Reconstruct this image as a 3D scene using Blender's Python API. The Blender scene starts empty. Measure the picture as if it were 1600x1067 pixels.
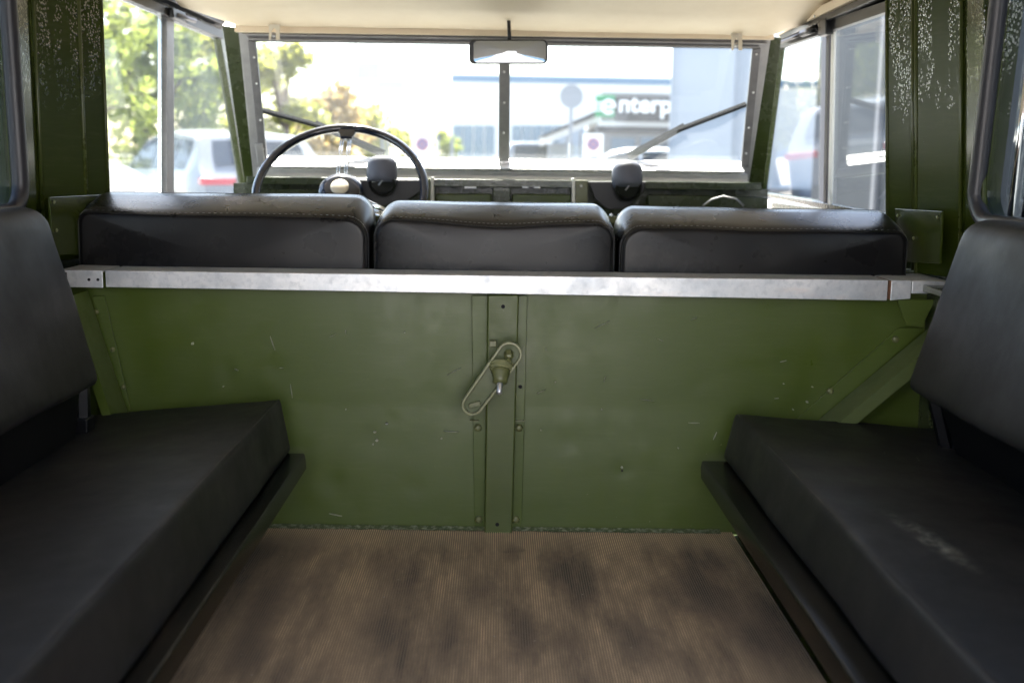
import bpy, bmesh, math, random
from mathutils import Vector, Matrix, noise as mnoise
R = math.radians
random.seed(7)
S = bpy.context.scene
COL = S.collection

# ------------------------------------------------------------------ camera, sky, sun, exposure
FPX, CXP, CYP = 1778.0, 800.0, 533.5
YAW, PITCH, ROLL = R(0.8), R(8.76), R(0.95)
EYE = Vector((0.0, 0.0, 0.6466))
fwd = Vector((math.sin(YAW)*math.cos(PITCH), math.cos(YAW)*math.cos(PITCH), -math.sin(PITCH)))
rgt0 = Vector((math.cos(YAW), -math.sin(YAW), 0))
up0 = rgt0.cross(fwd)
rgt = rgt0*math.cos(ROLL) + up0*math.sin(ROLL)
up = up0*math.cos(ROLL) - rgt0*math.sin(ROLL)
cam_d = bpy.data.cameras.new('camera')
cam = bpy.data.objects.new('camera', cam_d); COL.objects.link(cam)
m3 = Matrix((rgt, up, -fwd)).transposed()
cam.matrix_world = Matrix.Translation(EYE) @ m3.to_4x4()
cam_d.lens = 40.0; cam_d.sensor_width = 36.0
cam_d.clip_start = 0.02; cam_d.clip_end = 3000
cam_d.dof.use_dof = True; cam_d.dof.focus_distance = 2.02; cam_d.dof.aperture_fstop = 4.2
S.camera = cam
SUN_EL, SUN_AZ = R(56), R(10)      # the sun stands ahead of the vehicle, a little to the left
w = bpy.data.worlds.new('World'); S.world = w; w.use_nodes = True
nt = w.node_tree; bg = nt.nodes['Background']
sky = nt.nodes.new('ShaderNodeTexSky'); sky.sky_type = 'NISHITA'; sky.sun_disc = False
sky.sun_elevation = SUN_EL; sky.sun_rotation = -SUN_AZ
sky.air_density = 1.0; sky.dust_density = 2.0; sky.ozone_density = 1.0
nt.links.new(sky.outputs[0], bg.inputs[0]); bg.inputs[1].default_value = 0.09
sl = bpy.data.lights.new('sun', 'SUN'); sl.energy = 4.6; sl.angle = R(0.5); sl.color = (1, 0.95, 0.87)
so = bpy.data.objects.new('sun', sl); COL.objects.link(so)
sdir = Vector((-math.sin(SUN_AZ)*math.cos(SUN_EL), math.cos(SUN_AZ)*math.cos(SUN_EL), math.sin(SUN_EL)))
so.rotation_euler = sdir.to_track_quat('Z', 'Y').to_euler(); so.location = (0, 0, 30)
S.view_settings.view_transform = 'Standard'; S.view_settings.look = 'None'
S.view_settings.exposure = 2.95; S.view_settings.gamma = 1; S.view_settings.use_curve_mapping = False
S.view_settings.use_white_balance = True; S.view_settings.white_balance_temperature = 6700; S.view_settings.white_balance_tint = 13
S.render.engine = 'CYCLES'
S.cycles.use_denoising = True
S.cycles.max_bounces = 10; S.cycles.diffuse_bounces = 5; S.cycles.glossy_bounces = 6; S.cycles.transparent_max_bounces = 24
S.cycles.sample_clamp_indirect = 8

# ------------------------------------------------------------------ helpers
def ray(px, py):
    x, y = px-CXP, py-CYP
    return (fwd*FPX + rgt*x - up*y)
def aty(px, py, Y): d = ray(px, py); return EYE + d*((Y-EYE.y)/d.y)
def atx(px, py, X): d = ray(px, py); return EYE + d*((X-EYE.x)/d.x)
def atz(px, py, Z): d = ray(px, py); return EYE + d*((Z-EYE.z)/d.z)
def atp(px, py, p0, n):
    d = ray(px, py); return EYE + d*((p0-EYE).dot(n)/d.dot(n))

def tag(o, label=None, cat=None, group=None, kind=None):
    if label: o['label'] = label
    if cat: o['category'] = cat
    if group: o['group'] = group
    if kind: o['kind'] = kind
    return o
def thing(name, label, cat, loc=(0, 0, 0), rz=0, group=None):
    o = bpy.data.objects.new(name, None); COL.objects.link(o)
    o.empty_display_size = 0.1
    o.location = loc; o.rotation_euler = (0, 0, rz)
    return tag(o, label, cat, group)

class MB:
    def __init__(s): s.v = []; s.f = []
    def add(s, vs, fs):
        b = len(s.v); s.v += [Vector(x) for x in vs]; s.f += [tuple(i+b for i in f) for f in fs]; return s
    def box(s, c, d, rot=None):
        hx, hy, hz = d[0]/2, d[1]/2, d[2]/2
        vs = [Vector((x, y, z)) for x in (-hx, hx) for y in (-hy, hy) for z in (-hz, hz)]
        if rot is not None: vs = [rot @ v for v in vs]
        vs = [v+Vector(c) for v in vs]
        return s.add(vs, [(0, 1, 3, 2), (4, 6, 7, 5), (0, 4, 5, 1), (2, 3, 7, 6), (0, 2, 6, 4), (1, 5, 7, 3)])
    def hexa(s, p):   # 8 corners: 4 bottom loop, 4 top loop
        return s.add(p, [(3, 2, 1, 0), (4, 5, 6, 7), (0, 1, 5, 4), (1, 2, 6, 5), (2, 3, 7, 6), (3, 0, 4, 7)])
    def prism(s, loop, vec):
        n = len(loop); vec = Vector(vec)
        vs = [Vector(p) for p in loop] + [Vector(p)+vec for p in loop]
        fs = [tuple(range(n-1, -1, -1)), tuple(range(n, 2*n))]
        fs += [(i, (i+1) % n, n+(i+1) % n, n+i) for i in range(n)]
        return s.add(vs, fs)
    def ring(s, outer, inner, vec):  # plate with a hole; equal counts
        n = len(outer); vec = Vector(vec)
        o = [Vector(p) for p in outer]; i_ = [Vector(p) for p in inner]
        vs = o + i_ + [p+vec for p in o] + [p+vec for p in i_]
        fs = []
        for a in range(n):
            b = (a+1) % n
            fs += [(a, b, n+b, n+a), (2*n+a, 3*n+a, 3*n+b, 2*n+b), (a, 2*n+a, 2*n+b, b), (n+a, n+b, 3*n+b, 3*n+a)]
        return s.add(vs, fs)
    def tube(s, path, r, n=8, closed=False, cap=True):
        P = [Vector(p) for p in path]; m = len(P); rr = r if isinstance(r, (list, tuple)) else [r]*m
        vs = []; prev = None
        for i in range(m):
            if closed: t = P[(i+1) % m]-P[i-1]
            else: t = P[min(i+1, m-1)]-P[max(i-1, 0)]
            t.normalize()
            if prev is None:
                a = Vector((0, 0, 1)) if abs(t.z) < 0.9 else Vector((1, 0, 0))
                u = t.cross(a).normalized()
            else: u = (prev - t*prev.dot(t)).normalized()
            prev = u; v = t.cross(u)
            vs += [P[i] + (u*math.cos(2*math.pi*k/n)+v*math.sin(2*math.pi*k/n))*rr[i] for k in range(n)]
        fs = []
        for i in range(m if closed else m-1):
            j = (i+1) % m
            fs += [(i*n+k, i*n+(k+1) % n, j*n+(k+1) % n, j*n+k) for k in range(n)]
        if cap and not closed: fs += [tuple(range(n-1, -1, -1)), tuple((m-1)*n+k for k in range(n))]
        return s.add(vs, fs)
    def lathe(s, prof, c=(0, 0, 0), axis=(0, 0, 1), n=20):   # prof: (radius, height along axis)
        q = Vector((0, 0, 1)).rotation_difference(Vector(axis).normalized())
        vs = []
        for r, h in prof:
            vs += [Vector(c)+q @ Vector((r*math.cos(2*math.pi*k/n), r*math.sin(2*math.pi*k/n), h)) for k in range(n)]
        fs = []
        for i in range(len(prof)-1):
            fs += [(i*n+k, i*n+(k+1) % n, (i+1)*n+(k+1) % n, (i+1)*n+k) for k in range(n)]
        fs += [tuple(range(n-1, -1, -1)), tuple((len(prof)-1)*n+k for k in range(n))]
        return s.add(vs, fs)
    def build(s, name, mat, parent=None, smooth=False, bevel=0, seg=2, fix=True):
        me = bpy.data.meshes.new(name); me.from_pydata(s.v, [], s.f)
        if fix:
            bm = bmesh.new(); bm.from_mesh(me); bmesh.ops.recalc_face_normals(bm, faces=bm.faces); bm.to_mesh(me); bm.free()
        o = bpy.data.objects.new(name, me); COL.objects.link(o)
        if mat: me.materials.append(mat)
        if parent:
            o.parent = parent
        if smooth:
            me.polygons.foreach_set('use_smooth', [True]*len(me.polygons))
        if bevel:
            b = o.modifiers.new('bevel', 'BEVEL'); b.width = bevel; b.segments = seg; b.limit_method = 'ANGLE'; b.angle_limit = R(35)
            me.polygons.foreach_set('use_smooth', [True]*len(me.polygons))
            b.harden_normals = True
        return o
def autosmooth(o, ang=35):
    me = o.data
    me.polygons.foreach_set('use_smooth', [True]*len(me.polygons))
    bm = bmesh.new(); bm.from_mesh(me)
    for e in bm.edges:
        if len(e.link_faces) == 2 and e.calc_face_angle(0) > R(ang): e.smooth = False
    bm.to_mesh(me); bm.free(); return o
def copy_tree(o, parent=None):
    c = o.copy(); COL.objects.link(c)
    if parent: c.parent = parent
    for ch in [x for x in COL.objects if x.parent == o]: copy_tree(ch, c)
    return c

# ------------------------------------------------------------------ materials
def mat(name, col=(.5, .5, .5), rough=.5, metal=0, coat=0, coat_rough=.05, spec=.5):
    m = bpy.data.materials.new(name); m.use_nodes = True
    b = m.node_tree.nodes['Principled BSDF']
    b.inputs['Base Color'].default_value = (*col, 1); b.inputs['Roughness'].default_value = rough
    b.inputs['Metallic'].default_value = metal
    b.inputs['Coat Weight'].default_value = coat; b.inputs['Coat Roughness'].default_value = coat_rough
    b.inputs['Specular IOR Level'].default_value = spec
    return m
def N(m, t, **k):
    n = m.node_tree.nodes.new(t)
    for a, v in k.items():
        if a.startswith('i_'): n.inputs[a[2:].replace('_', ' ')].default_value = v
        else: setattr(n, a, v)
    return n
def L(m, a, b): m.node_tree.links.new(a, b)
def coords(m, scale=(1, 1, 1), obj=True):
    tc = N(m, 'ShaderNodeTexCoord'); mp = N(m, 'ShaderNodeMapping'); mp.inputs['Scale'].default_value = scale
    L(m, tc.outputs['Object'], mp.inputs[0]); return mp.outputs[0]
def nz(m, vec, scale, detail=4, rough=.6, dist=0):
    n = N(m, 'ShaderNodeTexNoise'); n.inputs['Scale'].default_value = scale; n.inputs['Detail'].default_value = detail
    n.inputs['Roughness'].default_value = rough; n.inputs['Distortion'].default_value = dist
    L(m, vec, n.inputs['Vector']); return n.outputs['Fac']
def ramp(m, fac, stops, interp='LINEAR'):
    r = N(m, 'ShaderNodeValToRGB'); r.color_ramp.interpolation = interp
    e = r.color_ramp.elements
    while len(e) < len(stops): e.new(.5)
    for x, (p, c) in zip(e, stops):
        x.position = p; x.color = (*c, 1) if isinstance(c, (tuple, list)) else (c, c, c, 1)
    L(m, fac, r.inputs[0]); return r.outputs[0]
def mixc(m, fac, a, b):
    x = N(m, 'ShaderNodeMix', data_type='RGBA')
    if isinstance(fac, (int, float)): x.inputs[0].default_value = fac
    else: L(m, fac, x.inputs[0])
    for s_, v in ((6, a), (7, b)):
        if isinstance(v, (tuple, list)): x.inputs[s_].default_value = (*v, 1)
        else: L(m, v, x.inputs[s_])
    return x.outputs[2]
def bsdf(m): return m.node_tree.nodes['Principled BSDF']
def setc(m, s): L(m, s, bsdf(m).inputs['Base Color'])
def setr(m, s): L(m, s, bsdf(m).inputs['Roughness'])
def bump(m, h, dist=.001, strength=1.0, coat=False, prev=None):
    b = N(m, 'ShaderNodeBump'); b.inputs['Distance'].default_value = dist; b.inputs['Strength'].default_value = strength
    L(m, h, b.inputs['Height'])
    if prev is not None: L(m, prev, b.inputs['Normal'])
    L(m, b.outputs[0], bsdf(m).inputs['Normal'])
    if coat: L(m, b.outputs[0], bsdf(m).inputs['Coat Normal'])
    return b.outputs[0]

def green_paint(name, col, rough=.3, coat=.5, speck=True, drops=0.0, runs=False, peel=.0004):
    m = mat(name, col, rough, coat=coat, coat_rough=.08)
    v = coords(m)
    big = nz(m, v, 3.0, 5, .6)
    c2 = tuple(x*.82 for x in col); c3 = tuple(x*1.15 for x in col)
    c = mixc(m, big, c2, c3)
    if speck:
        sp = nz(m, v, 120, 2, .5); sm = nz(m, v, 5, 2)
        s1 = ramp(m, sp, [(.775, 0.0), (.80, 1.0)])
        mm = N(m, 'ShaderNodeMath', operation='MULTIPLY'); L(m, s1, mm.inputs[0]); L(m, ramp(m, sm, [(.45, 0.0), (.6, 1.0)]), mm.inputs[1])
        c = mixc(m, mm.outputs[0], c, (.30, .31, .24))
        # dusty rubbed streaks
        st = nz(m, coords(m, (3, 3, 26)), 6, 6, .7)
        c = mixc(m, ramp(m, st, [(.5, 0.0), (.85, .10)]), c, (.22, .23, .14))
    setc(m, c)
    setr(m, ramp(m, nz(m, v, 14, 6, .65), [(.3, rough*.75), (.75, rough*1.5)]))
    p = nz(m, v, 130 if not drops else 70, 3, .6)
    nrm = bump(m, p, peel, 1.0, True)
    if drops:
        vo = N(m, 'ShaderNodeTexVoronoi'); vo.inputs['Scale'].default_value = 230; L(m, coords(m, (1, 1, .7)), vo.inputs['Vector'])
        a1 = N(m, 'ShaderNodeMath', operation='MULTIPLY'); a1.inputs[1].default_value = 1.0
        L(m, ramp(m, vo.outputs['Distance'], [(.05, 1.0), (.55, 0.0)]), a1.inputs[0])
        a2 = N(m, 'ShaderNodeMath', operation='MULTIPLY'); L(m, a1.outputs[0], a2.inputs[0]); L(m, ramp(m, nz(m, v, 45, 3, .6), [(.34, 0.0), (.46, 1.0)]), a2.inputs[1])
        a = a2.outputs[0]
        d = a
        if runs:      # highlights put in as shiny raised spots near the roof, thinning out downwards
            sp_ = N(m, 'ShaderNodeSeparateXYZ'); L(m, coords(m), sp_.inputs[0])
            mr = N(m, 'ShaderNodeMapRange'); L(m, sp_.outputs['Z'], mr.inputs[0]); mr.inputs[1].default_value = .25; mr.inputs[2].default_value = .44; mr.inputs[3].default_value = .012
            mu = N(m, 'ShaderNodeMath', operation='MULTIPLY'); L(m, d, mu.inputs[0]); L(m, mr.outputs[0], mu.inputs[1])
            mv = N(m, 'ShaderNodeMath', operation='MULTIPLY'); L(m, mu.outputs[0], mv.inputs[0])
            L(m, ramp(m, nz(m, coords(m, (1, 1, .18)), 34, 3, .6), [(.42, .0), (.56, 1.0)]), mv.inputs[1]); d = mv.outputs[0]
            ms_ = ramp(m, d, [(.02, .09), (.30, 1.0)]); sp2 = N(m, 'ShaderNodeMath', operation='MULTIPLY'); L(m, ms_, sp2.inputs[0]); sp2.inputs[1].default_value = 2.4; L(m, sp2.outputs[0], bsdf(m).inputs['Specular IOR Level'])
            rgh = ramp(m, d, [(.02, .20), (.20, .04)]); setr(m, rgh)
        nrm = bump(m, d, drops*.42, 1.0, True, nrm)
    if runs:
        a = nz(m, coords(m, (1, 1, .06)), 60, 3, .5)
        nrm = bump(m, a, .0003, .5, True, nrm)
    return m
D = 1.97                     # bulkhead plane
M = {}
M['green'] = green_paint('green_bulkhead_paint', (.058, .088, .009), .36, .04, peel=.00012)
M['green_post'] = green_paint('green_post_paint', (.062, .085, .017), .4, .06, peel=.00015)
M['green_gloss'] = green_paint('glossy_green_paint', (.027, .040, .005), .13, .0, drops=.0009, runs=True, peel=.00008)
M['green_dash'] = green_paint('green_dash_paint', (.026, .038, .008), .25, .3, drops=.0002)
M['green_lit'] = green_paint('lit_green_paint', (.088, .115, .036), .42, .15, peel=.00015)  # green lightened: light on the upturned panel put into the colour
M['olive_metal'] = green_paint('worn_olive_metal', (.12, .13, .05), .35, .2)

M['olive_light'] = green_paint('rubbed_olive_metal', (.20, .21, .10), .3, .3)
m = M['vinyl'] = mat('black_vinyl', (.013, .013, .015), .42, spec=.22)
v = coords(m)
setc(m, mixc(m, ramp(m, nz(m, v, 5, 6, .65), [(.35, 0.0), (.75, 1.0)]), (.013, .0127, .013), (.023, .0225, .0225)))
setr(m, ramp(m, nz(m, v, 9, 6, .7), [(.3, .42), (.7, .6)]))
nr = bump(m, nz(m, v, 420, 2, .5), .0003, .6)
bump(m, nz(m, v, 7, 3, .5), .004, .5, prev=nr)
m = M['vinyl_gloss'] = mat('charcoal_seat_vinyl', (.02, .02, .022), .3, spec=.27)
v = coords(m)
setc(m, mixc(m, nz(m, v, 6, 4), (.006, .006, .007), (.011, .0105, .0105)))
setr(m, ramp(m, nz(m, v, 7, 5, .6), [(.3, .24), (.7, .33)]))
nr = bump(m, nz(m, v, 380, 2, .5), .00025, .5)
bump(m, nz(m, coords(m, (1, 1, 1)), 8, 2, .4), .003, .22, prev=nr)
m = M['vinyl_stain'] = mat('scuffed_black_vinyl', (.013, .013, .015), .45, spec=.26)
v = coords(m)
c = mixc(m, ramp(m, nz(m, v, 5, 6, .65), [(.35, 0.0), (.75, 1.0)]), (.013, .0125, .0125), (.022, .0215, .021))
BO_ = Vector((.5, 1.2, 0)); sc = atz(1462, 853, .235)-BO_      # pale dried spill on the right-hand cushion
def blob(m, ctr, rad, rot=0.0):
    tc = N(m, 'ShaderNodeTexCoord'); mp = N(m, 'ShaderNodeMapping', vector_type='TEXTURE')
    mp.inputs['Location'].default_value = ctr; mp.inputs['Scale'].default_value = rad; mp.inputs['Rotation'].default_value = (0, 0, rot)
    wn = N(m, 'ShaderNodeTexNoise'); wn.inputs['Scale'].default_value = 26; wn.inputs['Detail'].default_value = 6; wn.inputs['Roughness'].default_value = .7
    L(m, tc.outputs['Object'], wn.inputs['Vector'])
    ad = N(m, 'ShaderNodeVectorMath', operation='MULTIPLY_ADD')
    sb = N(m, 'ShaderNodeVectorMath', operation='SUBTRACT'); L(m, wn.outputs['Color'], sb.inputs[0]); sb.inputs[1].default_value = (.5, .5, .5)
    L(m, sb.outputs[0], ad.inputs[0]); ad.inputs[1].default_value = (.05, .07, .0); L(m, tc.outputs['Object'], ad.inputs[2])
    L(m, ad.outputs[0], mp.inputs[0])
    ln = N(m, 'ShaderNodeVectorMath', operation='LENGTH'); L(m, mp.outputs[0], ln.inputs[0])
    return ln.outputs['Value']
e0_, e1_ = atz(1395, 802, .235), atz(1512, 878, .235); ed = e1_-e0_
sc = (e0_+e1_)/2-BO_
bl = ramp(m, blob(m, sc, (ed.length*.66, .020, .2), math.atan2(ed.y, ed.x)), [(.3, 1.0), (1.0, 0.0)])
gr = ramp(m, nz(m, v, 60, 5, .75), [(.44, 0.0), (.68, 1.0)])
mm = N(m, 'ShaderNodeMath', operation='MULTIPLY'); L(m, bl, mm.inputs[0]); L(m, gr, mm.inputs[1])
c = mixc(m, mm.outputs[0], c, (.26, .26, .21))
cr = ramp(m, nz(m, v, 210, 1, .5), [(.765, 0.0), (.785, 1.0)])
cb = ramp(m, blob(m, atz(1415, 695, .245)-BO_, (.11, .07, .2)), [(.3, 1.0), (1.0, 0.0)])
m2 = N(m, 'ShaderNodeMath', operation='MULTIPLY'); L(m, cr, m2.inputs[0]); L(m, cb, m2.inputs[1])
c = mixc(m, m2.outputs[0], c, (.5, .45, .38))
setc(m, c); setr(m, ramp(m, nz(m, v, 9, 6, .7), [(.3, .4), (.7, .58)]))
nr = bump(m, nz(m, v, 420, 2, .5), .0003, .6)
bump(m, nz(m, v, 6, 3, .5), .004, .5, prev=nr)

m = M['galv'] = mat('galvanised_steel', (.7, .7, .71), .38, metal=.55)
v = coords(m)
c = mixc(m, ramp(m, nz(m, v, 9, 6, .7), [(.35, 0.0), (.7, 1.0)]), (.86, .86, .86), (.52, .56, .60))
c = mixc(m, ramp(m, nz(m, v, 90, 3, .6), [(.50, 0.0), (.72, .55)]), c, (.44, .47, .50))
c = mixc(m, ramp(m, nz(m, coords(m, (2, 6, 6)), 4, 5, .7), [(.56, 0.0), (.7, .22)]), c, (.8, .60, .50))
setc(m, c); setr(m, ramp(m, nz(m, v, 30, 5), [(.3, .3), (.7, .5)]))
bump(m, nz(m, v, 60, 4), .0006, .6)
m = M['rust'] = mat('rusty_edge', (.22, .07, .03), .85)
setc(m, mixc(m, nz(m, coords(m), 160, 4), (.20, .09, .045), (.08, .035, .02)))
m = M['alu_grey'] = mat('dull_grey_metal', (.25, .25, .26), .42, metal=.5)
v = coords(m)
setc(m, mixc(m, nz(m, v, 30, 6, .7), (.24, .24, .255), (.50, .49, .49)))
bump(m, nz(m, v, 90, 3), .0005, .5)
m = M['alu_dark'] = mat('dark_weathered_metal', (.09, .09, .1), .5, metal=.4)
setc(m, mixc(m, nz(m, coords(m), 40, 6, .7), (.09, .09, .10), (.26, .255, .26)))
M['screw'] = mat('bright_screw', (.75, .75, .75), .3, metal=.8)
M['chrome'] = mat('chrome', (.85, .86, .88), .12, metal=1)
M['black_metal'] = mat('black_painted_steel', (.006, .006, .007), .35, spec=.3)
m = M['frame_metal'] = mat('worn_black_green_steel', (.012, .014, .010), .26, spec=.22)
setc(m, mixc(m, ramp(m, nz(m, coords(m, (4, .6, 4)), 9, 6, .75), [(.55, 0.0), (.75, 1.0)]), (.004, .0042, .0035), (.028, .02, .014)))
M['rubber'] = mat('grey_black_rubber', (.028, .028, .034), .38)
M['black'] = mat('black_plastic', (.010, .010, .012), .35)
M['navy'] = mat('dark_bakelite', (.006, .010, .022), .13, coat=.7)
M['pod'] = mat('slate_crackle_plastic', (.12, .13, .17), .5)
M['wiper_black'] = mat('satin_black_wiper_metal', (.004, .004, .005), .5, spec=.15)
M['hole'] = mat('dark_hole', (.003, .003, .003), .9)
m = M['headlining'] = mat('cream_headlining', (.62, .50, .34), .6)
v = coords(m)
setc(m, mixc(m, ramp(m, nz(m, v, 4, 6, .7), [(.3, 0.0), (.8, 1.0)]), (.86, .73, .55), (.74, .60, .43)))
bump(m, nz(m, v, 60, 4), .0006, .5)
m = M['cream_paint'] = mat('cream_paint', (.68, .62, .50), .35, coat=.3)
setc(m, mixc(m, ramp(m, nz(m, coords(m), 14, 6, .7), [(.45, 0.0), (.75, 1.0)]), (.70, .64, .53), (.42, .37, .30)))
M['white_paint'] = mat('white_paint_strip', (.8, .8, .76), .4)
M['badge'] = mat('cream_badge', (.75, .66, .52), .35)
M['mirror'] = mat('mirror_glass', (.42, .46, .5), .015, metal=1)
M['sealant'] = mat('crusty_seam_sealant', (.22, .24, .17), .8)
setc(M['sealant'], mixc(M['sealant'], ramp(M['sealant'], nz(M['sealant'], coords(M['sealant']), 110, 4), [(.45, 0.0), (.7, 1.0)]), (.07, .095, .035), (.34, .36, .26)))
M['chip'] = mat('bare_metal_chip', (.38, .38, .30), .6)
M['thread'] = mat('grey_thread', (.20, .21, .23), .6)

# ribbed rubber mat: dusty tan with dark worn patches and painted bench-side shade along the ribs
m = M['mat'] = mat('ribbed_rubber', (.15, .11, .08), .7)
v = coords(m)
tc = coords(m, (4.2, .7, 1))
n1 = nz(m, tc, 2.6, 8, .68, .05)
base = mixc(m, nz(m, coords(m, (40, 1.2, 1)), 4, 5, .7), (.86, .64, .40), (.40, .29, .18))
dark = ramp(m, n1, [(.44, 0.0), (.64, .95)])
c = mixc(m, dark, base, (.07, .06, .056))
big = ramp(m, nz(m, coords(m, (2.6, 1.0, 1)), 1.9, 6, .7), [(.48, 0.0), (.66, .75)])
c = mixc(m, big, c, (.10, .082, .07))
for px, py, rx, ry in ((640, 905, .020, .07), (742, 925, .030, .07), (868, 895, .022, .06), (905, 930, .020, .05), (1085, 925, .035, .07), (590, 975, .040, .07), (1000, 1000, .035, .06), (1180, 990, .06, .14), (410, 960, .04, .16), (820, 1000, .02, .05), (700, 1000, .03, .05), (1120, 880, .03, .05), (800, 860, .015, .03)):  # dark stains; the large side ones paint in shade by the benches
    bb_ = ramp(m, blob(m, atz(px, py, .005), (rx*1.3, ry*2.0, .3)), [(.1, .72), (1.0, 0.0)])
    c = mixc(m, bb_, c, (.055, .050, .054))
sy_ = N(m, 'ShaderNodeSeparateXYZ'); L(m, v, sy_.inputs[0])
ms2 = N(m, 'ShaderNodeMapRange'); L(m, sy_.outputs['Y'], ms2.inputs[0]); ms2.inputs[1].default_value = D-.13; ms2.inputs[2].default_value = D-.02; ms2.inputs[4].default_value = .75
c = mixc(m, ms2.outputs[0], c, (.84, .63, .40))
spk = ramp(m, nz(m, v, 150, 1, .5), [(.77, 0.0), (.78, 1.0)])
c = mixc(m, spk, c, (.5, .45, .38))
# tops of the ribs keep the mixed colour, valleys one plain brown
geo = N(m, 'ShaderNodeTexCoord'); sx = N(m, 'ShaderNodeSeparateXYZ'); L(m, geo.outputs['Object'], sx.inputs[0])
hz_ = N(m, 'ShaderNodeMapRange'); L(m, sx.outputs['Z'], hz_.inputs[0]); hz_.inputs[1].default_value = .0042; hz_.inputs[2].default_value = .0056
c = mixc(m, hz_.outputs[0], (.27, .205, .15), c)
setc(m, c); bump(m, nz(m, coords(m, (1, .3, 1)), 300, 3), .0005, .6)

def glass(name, tint=(.93, .97, .96), haze=.03, ior=1.55, hazecol=(.75, .8, .85), k=1.0):
    m = bpy.data.materials.new(name); m.use_nodes = True; nt = m.node_tree
    for n in list(nt.nodes):
        if n.type == 'BSDF_PRINCIPLED': nt.nodes.remove(n)
    out = [n for n in nt.nodes if n.type == 'OUTPUT_MATERIAL'][0]
    tr = N(m, 'ShaderNodeBsdfTransparent'); tr.inputs[0].default_value = (*tint, 1)
    gl = N(m, 'ShaderNodeBsdfGlossy'); gl.inputs['Roughness'].default_value = .01
    # Schlick reflectance, the same from either side of the pane
    lw = N(m, 'ShaderNodeLayerWeight'); lw.inputs[0].default_value = .5
    pw = N(m, 'ShaderNodeMath', operation='POWER'); L(m, lw.outputs['Facing'], pw.inputs[0]); pw.inputs[1].default_value = 5
    fr = N(m, 'ShaderNodeMath', operation='MULTIPLY_ADD'); L(m, pw.outputs[0], fr.inputs[0])
    f0 = ((ior-1)/(ior+1))**2; fr.inputs[1].default_value = (1-f0)*k; fr.inputs[2].default_value = f0*k
    mx = N(m, 'ShaderNodeMixShader'); L(m, fr.outputs[0], mx.inputs[0]); L(m, tr.outputs[0], mx.inputs[1]); L(m, gl.outputs[0], mx.inputs[2])
    df = N(m, 'ShaderNodeBsdfTranslucent'); df.inputs[0].default_value = (*hazecol, 1)  # pale haze mixed into the pane, standing in for lens glare
    d2 = N(m, 'ShaderNodeBsdfDiffuse'); d2.inputs[0].default_value = (*hazecol, 1)
    ds = N(m, 'ShaderNodeMixShader'); ds.inputs[0].default_value = .5; L(m, df.outputs[0], ds.inputs[1]); L(m, d2.outputs[0], ds.inputs[2])
    m2 = N(m, 'ShaderNodeMixShader')
    fm = ramp(m, nz(m, coords(m), 6, 5, .65), [(.2, haze*.7), (.8, haze*1.3)])
    L(m, fm, m2.inputs[0]); L(m, mx.outputs[0], m2.inputs[1]); L(m, ds.outputs[0], m2.inputs[2])
    L(m, m2.outputs[0], out.inputs[0]); return m
M['screen_glass'] = glass('hazed_windscreen_glass', haze=.025)
M['door_glass'] = glass('sliding_pane_glass', tint=(.90, .94, .95), haze=.008, ior=1.7, k=.7)
M['door_glass_left'] = glass('hazed_sliding_pane_glass', haze=.05, ior=1.5, k=.35)  # stronger haze pales the view behind this pane
M['rear_glass'] = glass('side_window_glass', tint=(.55, .6, .62), haze=.01, ior=1.9)

# ------------------------------------------------------------------ inside of the vehicle: fixed planes
D = 1.97                     # bulkhead plane
YB = 0.62                    # back end of the load bed
ZC = aty(780, 428, D-.015).z # top of the capping
CEIL = 1.03
XL, XR = -.745, .757

floor = MB().box((0, (D+YB)/2, -.02), (1.5, D-YB, .03)).build('floor', M['green'])
tag(floor, kind='structure')
ff = MB().box((0, 2.56, -.12), (1.70, 1.16, .03)).build('front_floor', M['green_dash']); tag(ff, kind='structure')

# ribbed mat
rm = thing('floor_mat', 'worn brown ribbed rubber mat with dark stains covering the load floor', 'floor mat', (0, 0, 0))
mb = MB(); pitch = .0037; n = int(.858/pitch); x0 = -.428
vs = []; 
prof = [(0, .0042), (.28, .0042), (.42, .0056), (.86, .0056)]
xs = []
for i in range(n):
    for a, z in prof: xs.append((x0+(i+a)*pitch, z))
ys = [YB+.01, YB+.4, YB+.7, YB+1.0, D-.012]
for y in ys: vs += [(x, y, z) for x, z in xs]
k = len(xs); fs = [(j*k+i, j*k+i+1, (j+1)*k+i+1, (j+1)*k+i) for j in range(len(ys)-1) for i in range(k-1)]
mb.add(vs, fs); o = mb.build('ribs', M['mat'], rm); tag(o, kind='stuff')
MB().box((0, (YB+D)/2, .0), (.845, D-YB-.012, .004)).build('mat_base', M['rubber'], rm)

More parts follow.
